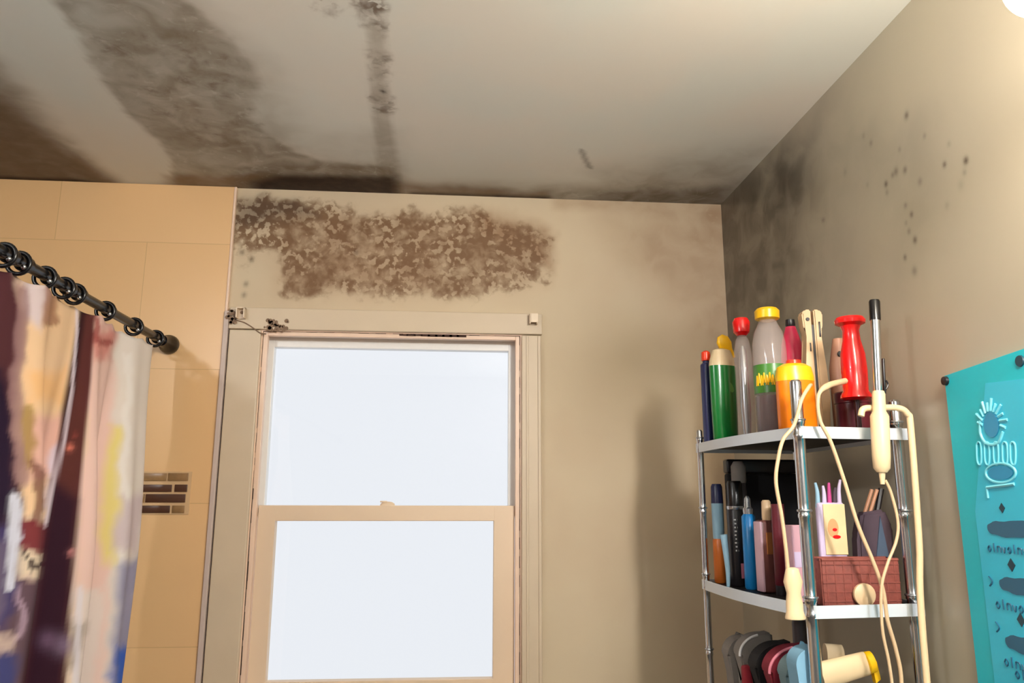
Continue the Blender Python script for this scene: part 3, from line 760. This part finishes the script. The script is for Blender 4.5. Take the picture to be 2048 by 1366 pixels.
# beige hair straightener standing upright
Y = 1.69; X = atY(Y, 1625, 700).x; h = atY(Y, 1625, 622).z-Z1
t = thing('hair_straightener', 'beige hair straightener standing upright with a dark slot down its middle', 'hair straightener', (X, Y, Z1), -.1)
for s, tl in ((-1, -.03), (1, .02)):
    bm = B(); prism(bm, [(.003*s, .0), (.021*s, .0), (.026*s, h*.3), (.023*s, h*.55), (.014*s, h*.78), (.022*s, h*.86), (.024*s, h*.97), (.016*s, h), (.003*s, h)], -.016, .016, 'Y')
    bmesh.ops.bevel(bm, geom=list(bm.edges), offset=.003, segments=2, affect='EDGES'); obj('arm', bm, M['cream2'], t)
bm = B(); box(bm, (0, 0, h*.45), (.006, .024, h*.86)); obj('hinge_plate', bm, M['dark'], t, smooth=False)
bm = B()
lathe(bm, [(.0045, 0), (.004, .002)], 14, off=(-.012, -.0165, h*.92), rot=Matrix.Rotation(math.pi/2, 3, 'X'))
box(bm, (.014, -.0168, h*.84), (.004, .002, .036), .0008); box(bm, (-.010, -.0168, h*.70), (.003, .002, .02), .0008); obj('switch', bm, M['dark'], t)
# dusky pink bottle behind the red handle
Y = 1.672; X = atY(Y, 1680, 740).x; h = atY(Y, 1680, 678).z-Z1
t = thing('lotion_bottle', 'dusky beige bottle with a dark opening, behind the red spool-shaped handle', 'bottle', (X, Y, Z1))
bm = B(); lathe(bm, [(.020, 0), (.023, .006), (.023, h*.7), (.017, h*.85), (.011, h)], 26); obj('body', bm, mat('dusky beige plastic', (176, 128, 104), .4), t)
bm = B(); lathe(bm, [(.007, 0), (.006, .002)], 16, off=(-.006, -.018, h*.83), rot=Matrix.Rotation(math.pi/2, 3, 'X')); obj('spout_hole', bm, M['dark'], t)
# maroon jar + red spool handle
Y = 1.60; X = .871; h = atY(Y, 1690, 785).z-Z1
t = tag(obj('cosmetic_jar', lathe(B(), [(.032, 0), (.036, .004), (.036, h*.72), (.038, h*.74), (.038, h-.003), (.034, h)], 30), M['maroon'], loc=(X, Y, Z1)), 'dark maroon round jar below and behind the red spool-shaped handle', 'jar')
Y = 1.525; X = atY(Y, 1708, 740).x; h1 = atY(Y, 1708, 636).z-Z1; h0 = atY(Y, 1708, 800).z-Z1
t = thing('spool_handle', 'glossy red spool-shaped handle standing upright beside the chrome curling iron', 'handle', (X, Y, Z1))
L = h1-h0
bm = B(); lathe(bm, [(.024, h0), (.031, h0+.004), (.030, h0+.010), (.025, h0+.018), (.026, h0+L*.35), (.0245, h0+L*.55), (.018, h0+L*.72), (.0165, h0+L*.84), (.020, h1-.018), (.030, h1-.013), (.031, h1-.006), (.027, h1)], 32); obj('grip', bm, M['red'], t)
bm = B(); lathe(bm, [(.014, 0), (.014, .003), (.006, .005), (.006, h0+.003)], 16); obj('stem', bm, M['darkmaroon'], t)

# cream bent pipe hooked at the front right of the rack, curling iron hanging from it
YB = 1.440
pp = [atY(YB, 1722, 832), atY(YB, 1727, 818), atY(YB, 1750, 816), atY(YB, 1795, 816), atY(YB, 1815, 828), atY(YB, 1822, 860), atY(YB, 1838, 1080), atY(YB, 1854, 1366)]
e = pp[-1]-pp[-2]; pp.append(Vector((pp[-1].x, YB, .002)))
t = tag(obj('bent_pipe', tube(B(), pp, .0062, 14), M['cream']), 'cream bent pipe curving over the curling iron handle and running down past the right post', 'pipe')
Yc_ = 1.425; c0 = atY(Yc_, 1764, 945); X = c0.x; zb_ = c0.z
ht = atY(Yc_, 1755, 600).z-zb_; hh = atY(Yc_, 1764, 782).z-zb_; hm = atY(Yc_, 1764, 822).z-zb_; hk = atY(Yc_, 1764, 640).z-zb_
t = thing('curling_iron', 'chrome curling iron with black tip and cream handle, upright beside the red handle', 'curling iron', (X, Yc_, zb_))
t.rotation_euler = (0, .050, 0)
bm = B(); lathe(bm, [(.009, 0), (.015, .008), (.0165, .03), (.017, hm-.01), (.012, hm), (.012, hh-.006), (.010, hh)], 24); hd = obj('handle', bm, M['cream'], t)
bm = B(); lathe(bm, [(.0085, hh-.002), (.0085, hk)], 20); obj('barrel', bm, M['chrome'], t)
bm = B(); lathe(bm, [(.0105, hk), (.0105, ht-.004), (.009, ht)], 20); obj('tip', bm, M['black'], t)
bm = B(); tube(bm, [(.006, .0, hh-.004), (.015, 0, hh+.004), (.020, 0, hh+.014), (.016, 0, hh+.022)], .0018, 8); box(bm, (.0125, 0, hh+.03), (.004, .006, .07), .001); obj('clamp_lever', bm, M['dark'], t)
bm = B(); lathe(bm, [(.004, -.022), (.006, 0)], 14); obj('cord_sleeve', bm, M['cream'], t)
bm = B(); tube(bm, [Vector(v)-Vector((X, Yc_, zb_)) for v in (atY(Yc_, 1771, 960), atY(Yc_, 1784, 985), atY(Yc_, 1800, 1040), atY(Yc_, 1799, 1080), atY(Yc_, 1783, 1130), atY(Yc_, 1774, 1180), atY(Yc_, 1780, 1260), atY(Yc_, 1797, 1330), atY(Yc_, 1806, 1400), atY(Yc_, 1800, 1560))], .0028, 8)
obj('cord', bm, M['cream2'], t)
# dryer cord with plug
Yk = 1.439
cpts = [atY(1.50, 1690, 762), atY(1.455, 1655, 772),  atY(Yk, 1637, 792), atY(Yk, 1640, 840), atY(Yk, 1662, 885), atY(Yk, 1688, 960), atY(Yk, 1716, 1050), atY(Yk, 1745, 1120), atY(Yk, 1766, 1180), atY(Yk, 1775, 1240), atY(Yk, 1792, 1300), atY(Yk, 1803, 1366), atY(Yk, 1800, 1500)]
t = tag(obj('power_cord', tube(B(), cpts, lambda s: .0062-.0026*min(1, max(0, (s-.10)/.05)), 10), M['cream2']), 'beige cord draped over the top shelf edge and falling diagonally right across the middle shelf', 'cord')
cp2 = [atY(1.50, 1622, 770), atY(1.462, 1618, 774), atY(Yk, 1603, 800), atY(Yk, 1588, 850), atY(Yk, 1566, 880), atY(Yk, 1556, 920), atY(Yk, 1552, 965), atY(Yk, 1563, 1030), atY(Yk, 1571, 1090), atY(Yk, 1576, 1140)]
t = thing('plug_cord', 'beige cord hanging left of the front post and ending in a big cream plug', 'cord', tuple(cp2[-1]))
o0 = Vector(t.location)
bm = B(); tube(bm, [p-o0 for p in cp2], .0036, 10); obj('cord', bm, M['cream2'], t)
q0, q1 = atY(Yk, 1584, 1135)-o0, atY(Yk, 1592, 1238)-o0
bm = B(); L = q0.z-q1.z; lathe(bm, [(.018, 0), (.019, .003), (.0155, L*.15), (.0155, L*.3), (.013, L*.5), (.0175, L*.72), (.012, L*.97), (.006, L)], 22, 1, .8, off=(q1.x-.001, 0, q1.z)); pl = obj('plug', bm, M['cream'], t)

# ---- middle shelf
x, y = place(1438, .030, Z2, 1080); h = atY(y, 1438, 968).z-Z2
t = thing('slim_bottle', 'slim bottle with navy cap, pale blue body and amber base, leftmost on the middle shelf', 'bottle', (x, y, Z2))
bm = B(); lathe(bm, [(.013, 0), (.0155, .004), (.0155, h*.42), (.0135, h*.44)], 22); obj('base', bm, M['orangebrown'], t)
bm = B(); lathe(bm, [(.0135, h*.44), (.014, h*.46), (.015, h*.8)], 22); obj('body', bm, M['paleblue'], t)
bm = B(); lathe(bm, [(.015, h*.8), (.014, h*.97), (.011, h)], 22); obj('cap', bm, M['navy'], t)
x, y = place(1452, .020, Z2, 1130); h = atY(y, 1450, 1068).z-Z2
t = tag(obj('toothbrush_handle', tube(B(), [(0, 0, 0), (.001, 0, h*.3), (-.002, 0, h*.7), (-.005, 0, h)], lambda s: .004+.005*s), M['paleblue'], loc=(.663, 1.846, Z2)), 'pale blue brush handle standing in front of the black can on the middle shelf', 'brush')
x, y = place(1474, .044, Z2, 1080); h = atY(y, 1470, 962).z-Z2; hb = atY(y, 1470, 1018).z-Z2
t = thing('spray_can', 'tall black spray can with a silver band and tiny white lettering', 'spray can', (x, y, Z2))
bm = B(); lathe(bm, [(.019, 0), (.021, .003), (.021, hb-.004), (.019, hb)], 26); cb = obj('can', bm, M['dark'], t)
bm = B(); lathe(bm, [(.0195, hb-.001), (.0205, hb+.001), (.0205, hb+.007), (.018, hb+.008)], 26); obj('band', bm, M['silver'], t)
bm = B(); lathe(bm, [(.0185, hb+.008), (.0185, h-.006), (.015, h)], 26); obj('cap', bm, M['black'], t)
bm = B()
for q in range(9):
    z = hb*(.86-.05*q)
    for s in range(3): box(bm, (-.010+.0075*s+.001*(q % 2), -.0198 if s == 1 else -.0192, z), (.005-.001*((q+s) % 3), .0012, .0035))
obj('lettering', bm, M['white'], cb, smooth=False)
bm = B(); box(bm, (.002, -.0212, hb*.2), (.007, .001, .034)); obj('pink_mark', bm, mat('pink print', (200, 120, 140), .4), cb, smooth=False)
x, y = place(1499, .040, Z2, 1080); h = atY(y, 1503, 992).z-Z2; hb = atY(y, 1500, 1028).z-Z2
t = thing('slim_bottle', 'bright blue slim bottle with a silver nozzle, right of the black can', 'bottle', (x, y, Z2))
bm = B(); lathe(bm, [(.013, 0), (.0155, .004), (.0155, hb-.006), (.011, hb)], 22); obj('body', bm, M['blue'], t)
bm = B(); lathe(bm, [(.011, hb), (.0115, hb+.012), (.008, hb+.016), (.007, h-.006), (.003, h)], 18); obj('nozzle', bm, M['silver'], t)
x, y = place(1533, .046, Z2, 1080); h = atY(y, 1537, 1000).z-Z2; hb = atY(y, 1535, 1040).z-Z2
t = thing('pump_bottle', 'brown bottle with cream cap and tan label on the middle shelf', 'bottle', (x, y, Z2), .1)
bm = B(); rbox(bm, .042, .030, 0, hb, .007); obj('body', bm, M['brown'], t)
bm = B(); box(bm, (-.0195, -.001, hb/2), (.006, .031, hb-.006), .002); obj('pink_edge', bm, mat('pale pink strip', (214, 176, 190), .4), t)
bm = B(); lathe(bm, [(.010, hb-.001), (.011, hb+.004), (.010, h-.004), (.007, h)], 18, off=(.004, 0, 0)); obj('cap', bm, M['cream2'], t)
bm = B(); box(bm, (.004, -.0155, hb*.68), (.026, .001, hb*.3)); obj('label', bm, M['label_tan'], t, smooth=False)
x, y = place(1559, .052, Z2, 1080); h = atY(y, 1559, 1008).z-Z2
t = thing('lotion_tube', 'dark maroon tube standing right of the brown cream-capped bottle', 'tube', (x, y, Z2))
bm = B(); lathe(bm, [(.014, .02), (.0155, .022), (.015, h*.7), (.014, h)], 22, 1, .8); obj('body', bm, M['maroon'], t)
bm = B(); lathe(bm, [(.014, 0), (.0145, .02)], 22); obj('cap', bm, M['dark'], t)
Y = 1.57; X = atY(Y, 1590, 1090).x; h = atY(Y, 1590, 1050).z-Z2
t = thing('small_carton', 'upright pale pink carton just left of the front post on the middle shelf', 'box', (X, Y, Z2), .2)
bm = B(); rbox(bm, .036, .026, 0, h, .0015); obj('box', bm, mat('dusty pink card', (206, 160, 174), .5), t, smooth=False)
bm = B(); box(bm, (0, -.0134, h*.55), (.026, .0008, h*.2)); obj('label', bm, M['lilac'], t, smooth=False)
t = thing('shelf_box', 'added black lidded box standing in for shade in the back corner of the middle shelf', 'box', (.797, 1.938, Z2))  # added black box, makes the shaded back corner read dark
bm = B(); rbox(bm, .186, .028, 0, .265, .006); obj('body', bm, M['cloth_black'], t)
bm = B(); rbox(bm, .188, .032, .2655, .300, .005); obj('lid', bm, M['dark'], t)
# round jar in the dark at the back
Y = 1.874; X = atY(Y, 1452, 960).x+.026; h = atY(Y, 1455, 922).z-Z2
t = thing('round_jar', 'tall grey jar in the dark back corner of the middle shelf', 'jar', (.722, 1.897, Z2))
bm = B(); lathe(bm, [(.016, 0), (.018, .006), (.018, h*.75), (.016, h*.82)], 26); obj('body', bm, mat('smoky plastic', (70, 66, 70), .35), t)
bm = B(); lathe(bm, [(.017, h*.82), (.018, h*.84), (.018, h-.012), (.011, h)], 26); obj('lid', bm, M['cloth_grey'], t)
# brush pack with a printed card
Y = 1.56; c = atY(Y, 1662, 1060); zt_2 = atY(Y, 1662, 1005).z-Z2; zb2 = atY(Y, 1662, 1112).z-Z2
t = thing('brush_pack', 'pack of lilac brushes with a cream card printed with a red mark', 'brush pack', (c.x, Y, Z2))
bm = B(); rbox(bm, .056, .014, .0, zt_2, .004); obj('sleeve', bm, M['lilac'], t)
bm = B(); box(bm, (.005, -.0085, (zt_2+zb2)/2), (.046, .002, zt_2-zb2-.006), .0008); cdp = obj('card', bm, mat('cream card', (238, 208, 160), .5, noise=.08, nscale=40), t, smooth=False)
bm = B(); lathe(bm, [(.0065, 0), (.0065, .0012)], 16, 1.3, .55, off=(.006, -.0094, zb2+.038), rot=Matrix.Rotation(math.pi/2, 3, 'X')); lathe(bm, [(.004, 0), (.004, .0012)], 14, 1.2, .8, off=(.003, -.0094, zb2+.052), rot=Matrix.Rotation(math.pi/2, 3, 'X')); obj('red_print', bm, M['red'], cdp)
bm = B(); lathe(bm, [(.014, 0), (.014, .0008)], 20, .8, 1.35, off=(.0, -.0092, zb2+.055), rot=Matrix.Rotation(math.pi/2, 3, 'X')); obj('portrait_print', bm, mat('peach print', (238, 160, 110), .5), cdp)
for q, (dx, m_, hh_) in enumerate(((-.024, 'paleblue', .040), (-.010, 'lilac', .034), (.001, 'magenta', .040), (.012, 'pouch', .030), (.022, 'lilac', .046))):
    bm = B(); tube(bm, [(dx, 0, zt_2-.01), (dx+.001, 0, zt_2+hh_*.5), (dx+.002*(q-1), 0, zt_2+hh_)], lambda s: .0045*(1-s*.6)+.0008, 10); obj('brush', bm, M[m_], t)
# maroon woven basket
p0_, p1_ = atY(1.525, 1636, 1180), atY(1.525, 1800, 1180)
hb = atY(1.525, 1700, 1118).z-Z2; bw = p1_.x-.012-p0_.x
t = thing('woven_basket', 'low maroon woven basket at the front right of the middle shelf', 'basket', ((p0_.x+p1_.x)/2-.006, 1.525, Z2))
bm = B(); wt = .004; dd = .042
box(bm, (0, -dd/2, hb/2), (bw, wt, hb), .0015); box(bm, (0, dd/2, hb/2), (bw, wt, hb), .0015)
box(bm, (-bw/2, 0, hb/2), (wt, dd, hb), .0015); box(bm, (bw/2, 0, hb/2), (wt, dd, hb), .0015); box(bm, (0, 0, .002), (bw, dd, .004))
for q in range(9): box(bm, (-bw/2+bw*(q+.5)/9, -dd/2-.002, hb/2), (.003, .002, hb*.94), .0008)
for q in range(5): box(bm, (0, -dd/2-.0026, hb*(q+.5)/5), (bw, .0015, .002))
obj('body', bm, M['basket'], t)
bm = B(); tube(bm, [(-bw/2, -dd/2, hb), (bw/2, -dd/2, hb), (bw/2, dd/2, hb), (-bw/2, dd/2, hb), (-bw/2, -dd/2, hb)], .0035, 8, False); obj('rim', bm, M['basket'], t)
c = atY(1.480, 1735, 1172); r = .0215
t = tag(obj('powder_compact', lathe(B(), [(r*.9, -.0045), (r, -.003), (r, .003), (r*.9, .0045)], 30, rot=Matrix.Rotation(math.pi/2, 3, 'X')), M['cream2'], loc=(c.x, 1.4945, Z2+r-.0005)), 'round beige compact leaning on the front of the maroon basket', 'compact')
# plum pouch with pencils
Y = 1.568; c = atY(Y, 1742, 1060); zt3 = atY(Y, 1740, 1018).z-Z2
t = thing('cosmetic_pouch', 'plum zip pouch standing behind the basket with slanting pencils in it', 'pouch', (c.x, Y, Z2))
bm = B(); prism(bm, [(-.042, 0), (.037, 0), (.040, zt3*.8), (.026, zt3), (-.024, zt3*.96), (-.037, zt3*.7)], -.016, .016, 'Y'); bmesh.ops.bevel(bm, geom=list(bm.edges), offset=.006, segments=3, affect='EDGES'); obj('body', bm, M['pouch'], t)
bm = B(); prism(bm, [(-.012, zt3*.22), (.030, zt3*.22), (.012, zt3*.92)], -.0185, -.0155, 'Y'); obj('flap', bm, M['slate'], t, smooth=False)
for q in range(2):
    tag(obj('makeup_pencil', tube(B(), [(0, 0, 0), (.022, 0, .052)], .0038, 8, False), M['wood'], loc=(c.x-.014+.011*q, Y-.003, Z2+zt3*.93)),
        ['wooden pencil slanting out of the plum pouch, the left one', 'wooden pencil slanting out of the plum pouch, the right one'][q], 'pencil')
tag(obj('eyeliner_pen', tube(B(), [(0, 0, 0), (.016, 0, .056)], .006, 8, False), M['dark'], loc=(c.x+.014, Y, Z2+zt3*.92)), 'thick dark pen slanting out of the plum pouch, right of the wooden pencils', 'pen')

# ---- lower shelf
def cloth(px, Y, top_py, wpx, m, label, hemm=None, curve=.03, lean=0, hdrop=.03):
    """a folded cloth arched over itself: thick curved sheet whose round fold faces the room"""
    c = atY(Y, px, top_py); h = c.z-Z3; wd = wpx*Y/1520
    t = thing('folded_cloth', label, 'cloth', (c.x, Y, Z3))
    bm = B(); pts = []
    for k in range(15):
        a = math.pi*.5*k/14; pts.append((-wd/2+wd*.72*(1-math.cos(a)), (h-hdrop)+hdrop*math.sin(a)))
    pts += [(wd/2, h+.004+lean), (wd/2, h*.35), (wd*.30, .0), (-wd*.22, .0), (-wd*.30, h*.55)]
    prism(bm, pts, -.022, .022, 'Y'); bmesh.ops.bevel(bm, geom=list(bm.edges), offset=.006, segments=3, affect='EDGES'); obj('fold', bm, M[m], t)
    if hemm:
        bm = B(); tube(bm, [(p[0]-.001, -.021, p[1]) for p in pts[:13]], .003, 8); obj('hem', bm, M[hemm], t)
    return t
cloth(1470, 1.87, 1272, 44, 'cloth_grey', 'pale grey folded cloth at the far left of the lower shelf', None, hdrop=.04)
cloth(1505, 1.80, 1266, 66, 'cloth_grey', 'grey folded cloth with light edge in front of the leftmost grey one', 'white', hdrop=.045)
cloth(1540, 1.70, 1284, 78, 'cloth_black', 'black folded cloth between the grey and the maroon cloths', None, hdrop=.05)
cloth(1572, 1.62, 1290, 86, 'cloth_maroon', 'maroon folded cloth with a pink hem on the lower shelf', 'hem', hdrop=.05)
cloth(1590, 1.565, 1306, 58, 'cloth_teal', 'grey teal folded cloth under the light blue one', None, hdrop=.04)
cloth(1603, 1.512, 1300, 44, 'cloth_blue', 'light blue folded cloth beside the front post on the lower shelf', None, hdrop=.03).location.z += .0065
x, y = place(1484, .05, Z3, 1340); h = atY(y-.03, 1484, 1312).z-Z3
t = tag(obj('red_pouch', rbox(B(), .034, .026, 0, h, .006), M['cloth_red'], loc=(.668, 1.751, Z3)), 'upright dark red pouch below the pale grey cloths', 'pouch')
x = atY(1.585, 1594, 1240).x; h0 = atY(1.585, 1594, 1282).z; h1 = atY(1.585, 1594, 1240).z
t = tag(obj('jar_of_balm', lathe(B(), [(.013, 0), (.0145, .006), (.0145, h1-Z3-.02), (.012, h1-Z3)], 22), mat('charcoal plastic', (56, 48, 52), .4), loc=(atY(1.66, 1598, 1250).x, 1.660, Z3)), 'charcoal grey bottle standing under the hanging cream plug', 'bottle')
# cream squeeze tubes with yellow flip caps
def lying_tube(name, a, b, ra, label, capm, cap=True):
    a, b = Vector(a), Vector(b); d = (b-a); L = d.length; q = Vector((0, 0, 1)).rotation_difference(d).to_matrix()
    t = thing(name, label, 'tube', tuple(a))
    bm = B(); lathe(bm, [(ra*1.15, 0), (ra*1.1, L*.3), (ra, L*.85), (ra*.75, L*.9)], 26, 1, .55, rot=q); obj('body', bm, M['cream'], t)
    if cap:
        bm = B(); lathe(bm, [(ra*.8, L*.84), (ra*.95, L*.86), (ra*.9, L*.97), (ra*.5, L)], 22, 1, .8, rot=q)
        n = q @ Vector((1, 0, 0)); e = d.normalized()
        prism2 = [(p) for p in ((L*.93, 0), (L*.90, ra*1.7), (L*1.0, ra*1.5), (L*1.02, 0))]
        sgn = -1 if n.z > 0 else 1
        vs0 = [bm.verts.new(e*p[0]+n*p[1]*sgn+Vector((0, -.006, 0))) for p in prism2]; vs1 = [bm.verts.new(e*p[0]+n*p[1]*sgn+Vector((0, .006, 0))) for p in prism2]
        bm.faces.new(vs0); bm.faces.new(vs1)
        for i in range(4): bm.faces.new((vs0[i], vs0[(i+1) % 4], vs1[(i+1) % 4], vs1[i]))
        obj('flip_cap', bm, M[capm], t)
    return t
lying_tube('squeeze_tube', atY(1.52, 1640, 1352), atY(1.52, 1748, 1322), .022, 'cream squeeze tube with yellow flip cap lying to the right of the front post', 'yellow')
lying_tube('squeeze_tube', atY(1.60, 1650, 1308), atY(1.60, 1690, 1308), .018, 'plain cream tube lying behind the yellow-capped tube', 'yellow', False)
# box under the tubes so that they rest on something
zt4 = atY(1.56, 1690, 1372).z-Z3
tag(obj('shelf_box', rbox(B(), .095, .08, 0, max(.05, zt4-.01), .003), mat('pale card box', (214, 196, 170), .6), loc=(.800, 1.560, Z3), smooth=False), 'pale box on the lower shelf carrying the cream tubes', 'box')

# ------------------------------------------------------------------ teal board with its printed marks
XW = XR-.0005
def Pb(px, py, X=XR-.010): v = atX(X, px, py); return v
tl = Pb(1888, 752); tr = Pb(2048, 697); bl = Pb(1950, 1366)
yL = tl.y; yR = yL-.44; sl = (tr.z-tl.z)/(tr.y-tl.y)
zb_ = tl.z-.80
t = thing('printed_board', 'teal board printed with pale emblem and slate blue words, hung on the right wall', 'wall board', (XR, (yL+yR)/2, zb_))
TO = Vector(t.location)
def yz(px, py): v = Pb(px, py); return (v.y-TO.y, v.z-TO.z)
bm = B(); prism(bm, [(yL-TO.y, 0), (yR-TO.y, 0), (yR-TO.y, tl.z-zb_+sl*(yR-yL)), (yL-TO.y, tl.z-zb_)], -.0095, -.0005, 'X'); bd_ = obj('board', bm, M['teal'], t, smooth=False)
yi = yL-.045
bm = B(); prism(bm, [(yi-TO.y, .0), (yR+.045-TO.y, 0), (yR+.045-TO.y, tl.z-zb_-.05), (yL-.11-TO.y, tl.z-zb_-.03), (yi-TO.y, tl.z-zb_-.25)], -.0105, -.0094, 'X'); obj('panel', bm, M['cyan'], t, smooth=False)
bm = B(); lathe(bm, [(.009, 0), (.008, .006), (.003, .008)], 16, rot=Matrix.Rotation(-math.pi/2, 3, 'Y'), off=(-.009, tl.y-TO.y-.004, tl.z-zb_-.010)); obj('corner_pin', bm, M['dark'], t)
v_ = Pb(2040, 722); bm = B(); lathe(bm, [(.010, 0), (.009, .003)], 16, sx=1.0, sy_=1.0, rot=Matrix.Rotation(-math.pi/2, 3, 'Y'), off=(-.009, v_.y-TO.y, v_.z-zb_)); obj('nail', bm, M['inkdark'], t)
def ell(bm, c, ry, rz, x0=-.0112, n=22, jag=0):
    pts = [(c[0]+ry*math.cos(6.2832*k/n)*(1+jag*rr.uniform(-1, 1)), c[1]+rz*math.sin(6.2832*k/n)*(1+jag*rr.uniform(-1, 1))) for k in range(n)]
    prism(bm, pts, x0, -.0104, 'X')
def stroke(bm, pts, r=.0018, x0=-.0108): tube(bm, [(x0, a, b) for a, b in pts], r, 6)
bm = B(); ell(bm, yz(1984, 850), .018, .021, -.0118); obj('emblem', bm, M['midblue'], t, smooth=False)
bm = B(); e0 = yz(1984, 850)
for k in range(11):
    a = .1+k*math.pi/10; r0 = .024; r1 = .036+.006*(k % 2)
    stroke(bm, [(e0[0]+r0*math.cos(a)*.9, e0[1]+r0*math.sin(a)), (e0[0]+r1*math.cos(a+.1)*.95, e0[1]+r1*math.sin(a+.1)*1.1)], .0026)
stroke(bm, [(e0[0]+.026, e0[1]+.01), (e0[0]+.030, e0[1]-.012), (e0[0]+.018, e0[1]-.030), (e0[0]-.010, e0[1]-.032), (e0[0]-.026, e0[1]-.014)], .0026)
for dx in (1958, 1974, 1992, 2010, 2026):    # loopy tall letters
    a = yz(dx, 884); b = yz(dx+3, 930); w_ = .0055
    stroke(bm, [(a[0]+w_, a[1]-.004), a, (a[0]-w_, a[1]-.006), (b[0]-w_, b[1]+.008), b, (b[0]+w_, b[1]+.008), (a[0]+w_, a[1]-.004)], .0017)
for q in range(24):                           # outline of the pale oval
    pass
o1 = yz(2002, 946); stroke(bm, [(o1[0]+.036*math.cos(6.2832*k/24), o1[1]+.016*math.sin(6.2832*k/24)) for k in range(25)], .0022)
a = yz(1975, 975); b = yz(2030, 968); stroke(bm, [a, b], .0028); stroke(bm, [a, (a[0], a[1]-.018)], .0022)
obj('pale_lettering', bm, M['ice'], t)
bm = B(); ell(bm, o1, .030, .011, -.0116); obj('oval', bm, M['midblue'], t, smooth=False)
bm = B()
for px, py, wd in ((1976, 1056, .17), (2000, 1167, .15), (2012, 1282, .15)):
    bm = B(); a = yz(px, py); cy0 = a[0]-wd/2
    pts = []
    for k in range(40):
        an = 6.2832*k/40; pts.append((cy0+wd/2*(abs(math.cos(an))**.6)*(1 if math.cos(an) > 0 else -1), a[1]+.0135*(abs(math.sin(an))**.7)*(1 if math.sin(an) > 0 else -1)*(1+.10*math.sin(9*an))))
    prism(bm, pts, -.0114, -.0104, 'X'); obj('dark_word_bar', bm, M['ink'], t, smooth=False)
bm = B()
for px, py, s in ((2005, 1016, .007), (2024, 1130, .009), (2043, 1240, .009)):
    bm = B(); a = yz(px, py); prism(bm, [(a[0]-s, a[1]), (a[0], a[1]+s*1.2), (a[0]+s, a[1]), (a[0], a[1]-s*1.2)], -.0114, -.0104, 'X'); obj('diamond_mark', bm, M['inkdark'], t, smooth=False)
def word(px, py, n, s=.008):
    bm = B()
    a = yz(px, py)
    for k in range(n):
        yk = a[0]-k*s*1.5; j = k % 4; zz = a[1]
        if j == 0: stroke(bm, [(yk+s*.5, zz), (yk, zz+s*.6), (yk-s*.5, zz), (yk, zz-s*.6), (yk+s*.5, zz)], .0013)
        elif j == 1: stroke(bm, [(yk, zz+s*1.2), (yk, zz-s*.6)], .0013)
        elif j == 2: stroke(bm, [(yk+s*.5, zz-s*.6), (yk+s*.5, zz+s*.5), (yk, zz+s*.6), (yk-s*.5, zz+s*.4), (yk-s*.5, zz-s*.6)], .0013)
        else: stroke(bm, [(yk+s*.4, zz+s*.5), (yk, zz-s*.6), (yk-s*.4, zz+s*.5)], .0013)
    obj('slate_lettering', bm, M['ink'], t)
word(1980, 1097, 9); word(1997, 1210, 8, .009); word(2014, 1325, 8, .009); word(2036, 1350, 5, .009)
for px, py in ((1986, 1163), (2000, 1255)):
    bm = B(); a = yz(px, py); s = .008; stroke(bm, [(a[0]+s, a[1]+s), (a[0], a[1]), (a[0]+s, a[1]-s)], .0014); obj('bullet_mark', bm, M['ink'], t)

# ------------------------------------------------------------------ lamps
LZ = atY(.78, 2088, -42).z
t = thing('vanity_light', 'vanity light on the right wall, its glowing globe in the top right corner', 'wall lamp', (XR, .56, LZ))
bm = B(); box(bm, (-.014, 0, 0), (.026, .62, .10), .006); obj('back_plate', bm, M['brushed'], t, smooth=False)
xb = atY(.78, 2088, -42).x-XR
for y in (.22, 0, -.22):
    bm = B(); lathe(bm, [(.030, .024), (.022, .05), (.014, -xb-.060), (.030, -xb-.050), (.030, -xb-.036)], 22, rot=Matrix.Rotation(-math.pi/2, 3, 'Y'), off=(0, y, 0)); a = obj('arm', bm, M['brushed'], t)
    bm = B(); bmesh.ops.create_uvsphere(bm, u_segments=28, v_segments=18, radius=.045, matrix=Matrix.Translation((xb, y, 0))); obj('bulb', bm, M['bulb'], t)
for cx_, cy_2, lab_ in ((.80, -.60, 'added fill globe hanging unseen behind the camera, to the right'), (-1.25, .25, 'added fill globe brightening the left ceiling, unseen above the bath left of the shower curtain')):
    t = thing('fill_lamp', lab_, 'fill lamp', (cx_, cy_2, ZC))  # globes added as fill light, outside the view
    bm = B(); lathe(bm, [(.060, 0), (.060, -.018), (.010, -.026), (.010, -.175), (.030, -.180), (.034, -.200)], 30); obj('stem', bm, M['brushed'], t)
    bm = B(); bmesh.ops.create_uvsphere(bm, u_segments=36, v_segments=24, radius=(.09 if cx_ > 0 else .048), matrix=Matrix.Translation((0, 0, -.285 if cx_ > 0 else -.245))); obj('fill_globe', bm, M['fill_glow'], t)
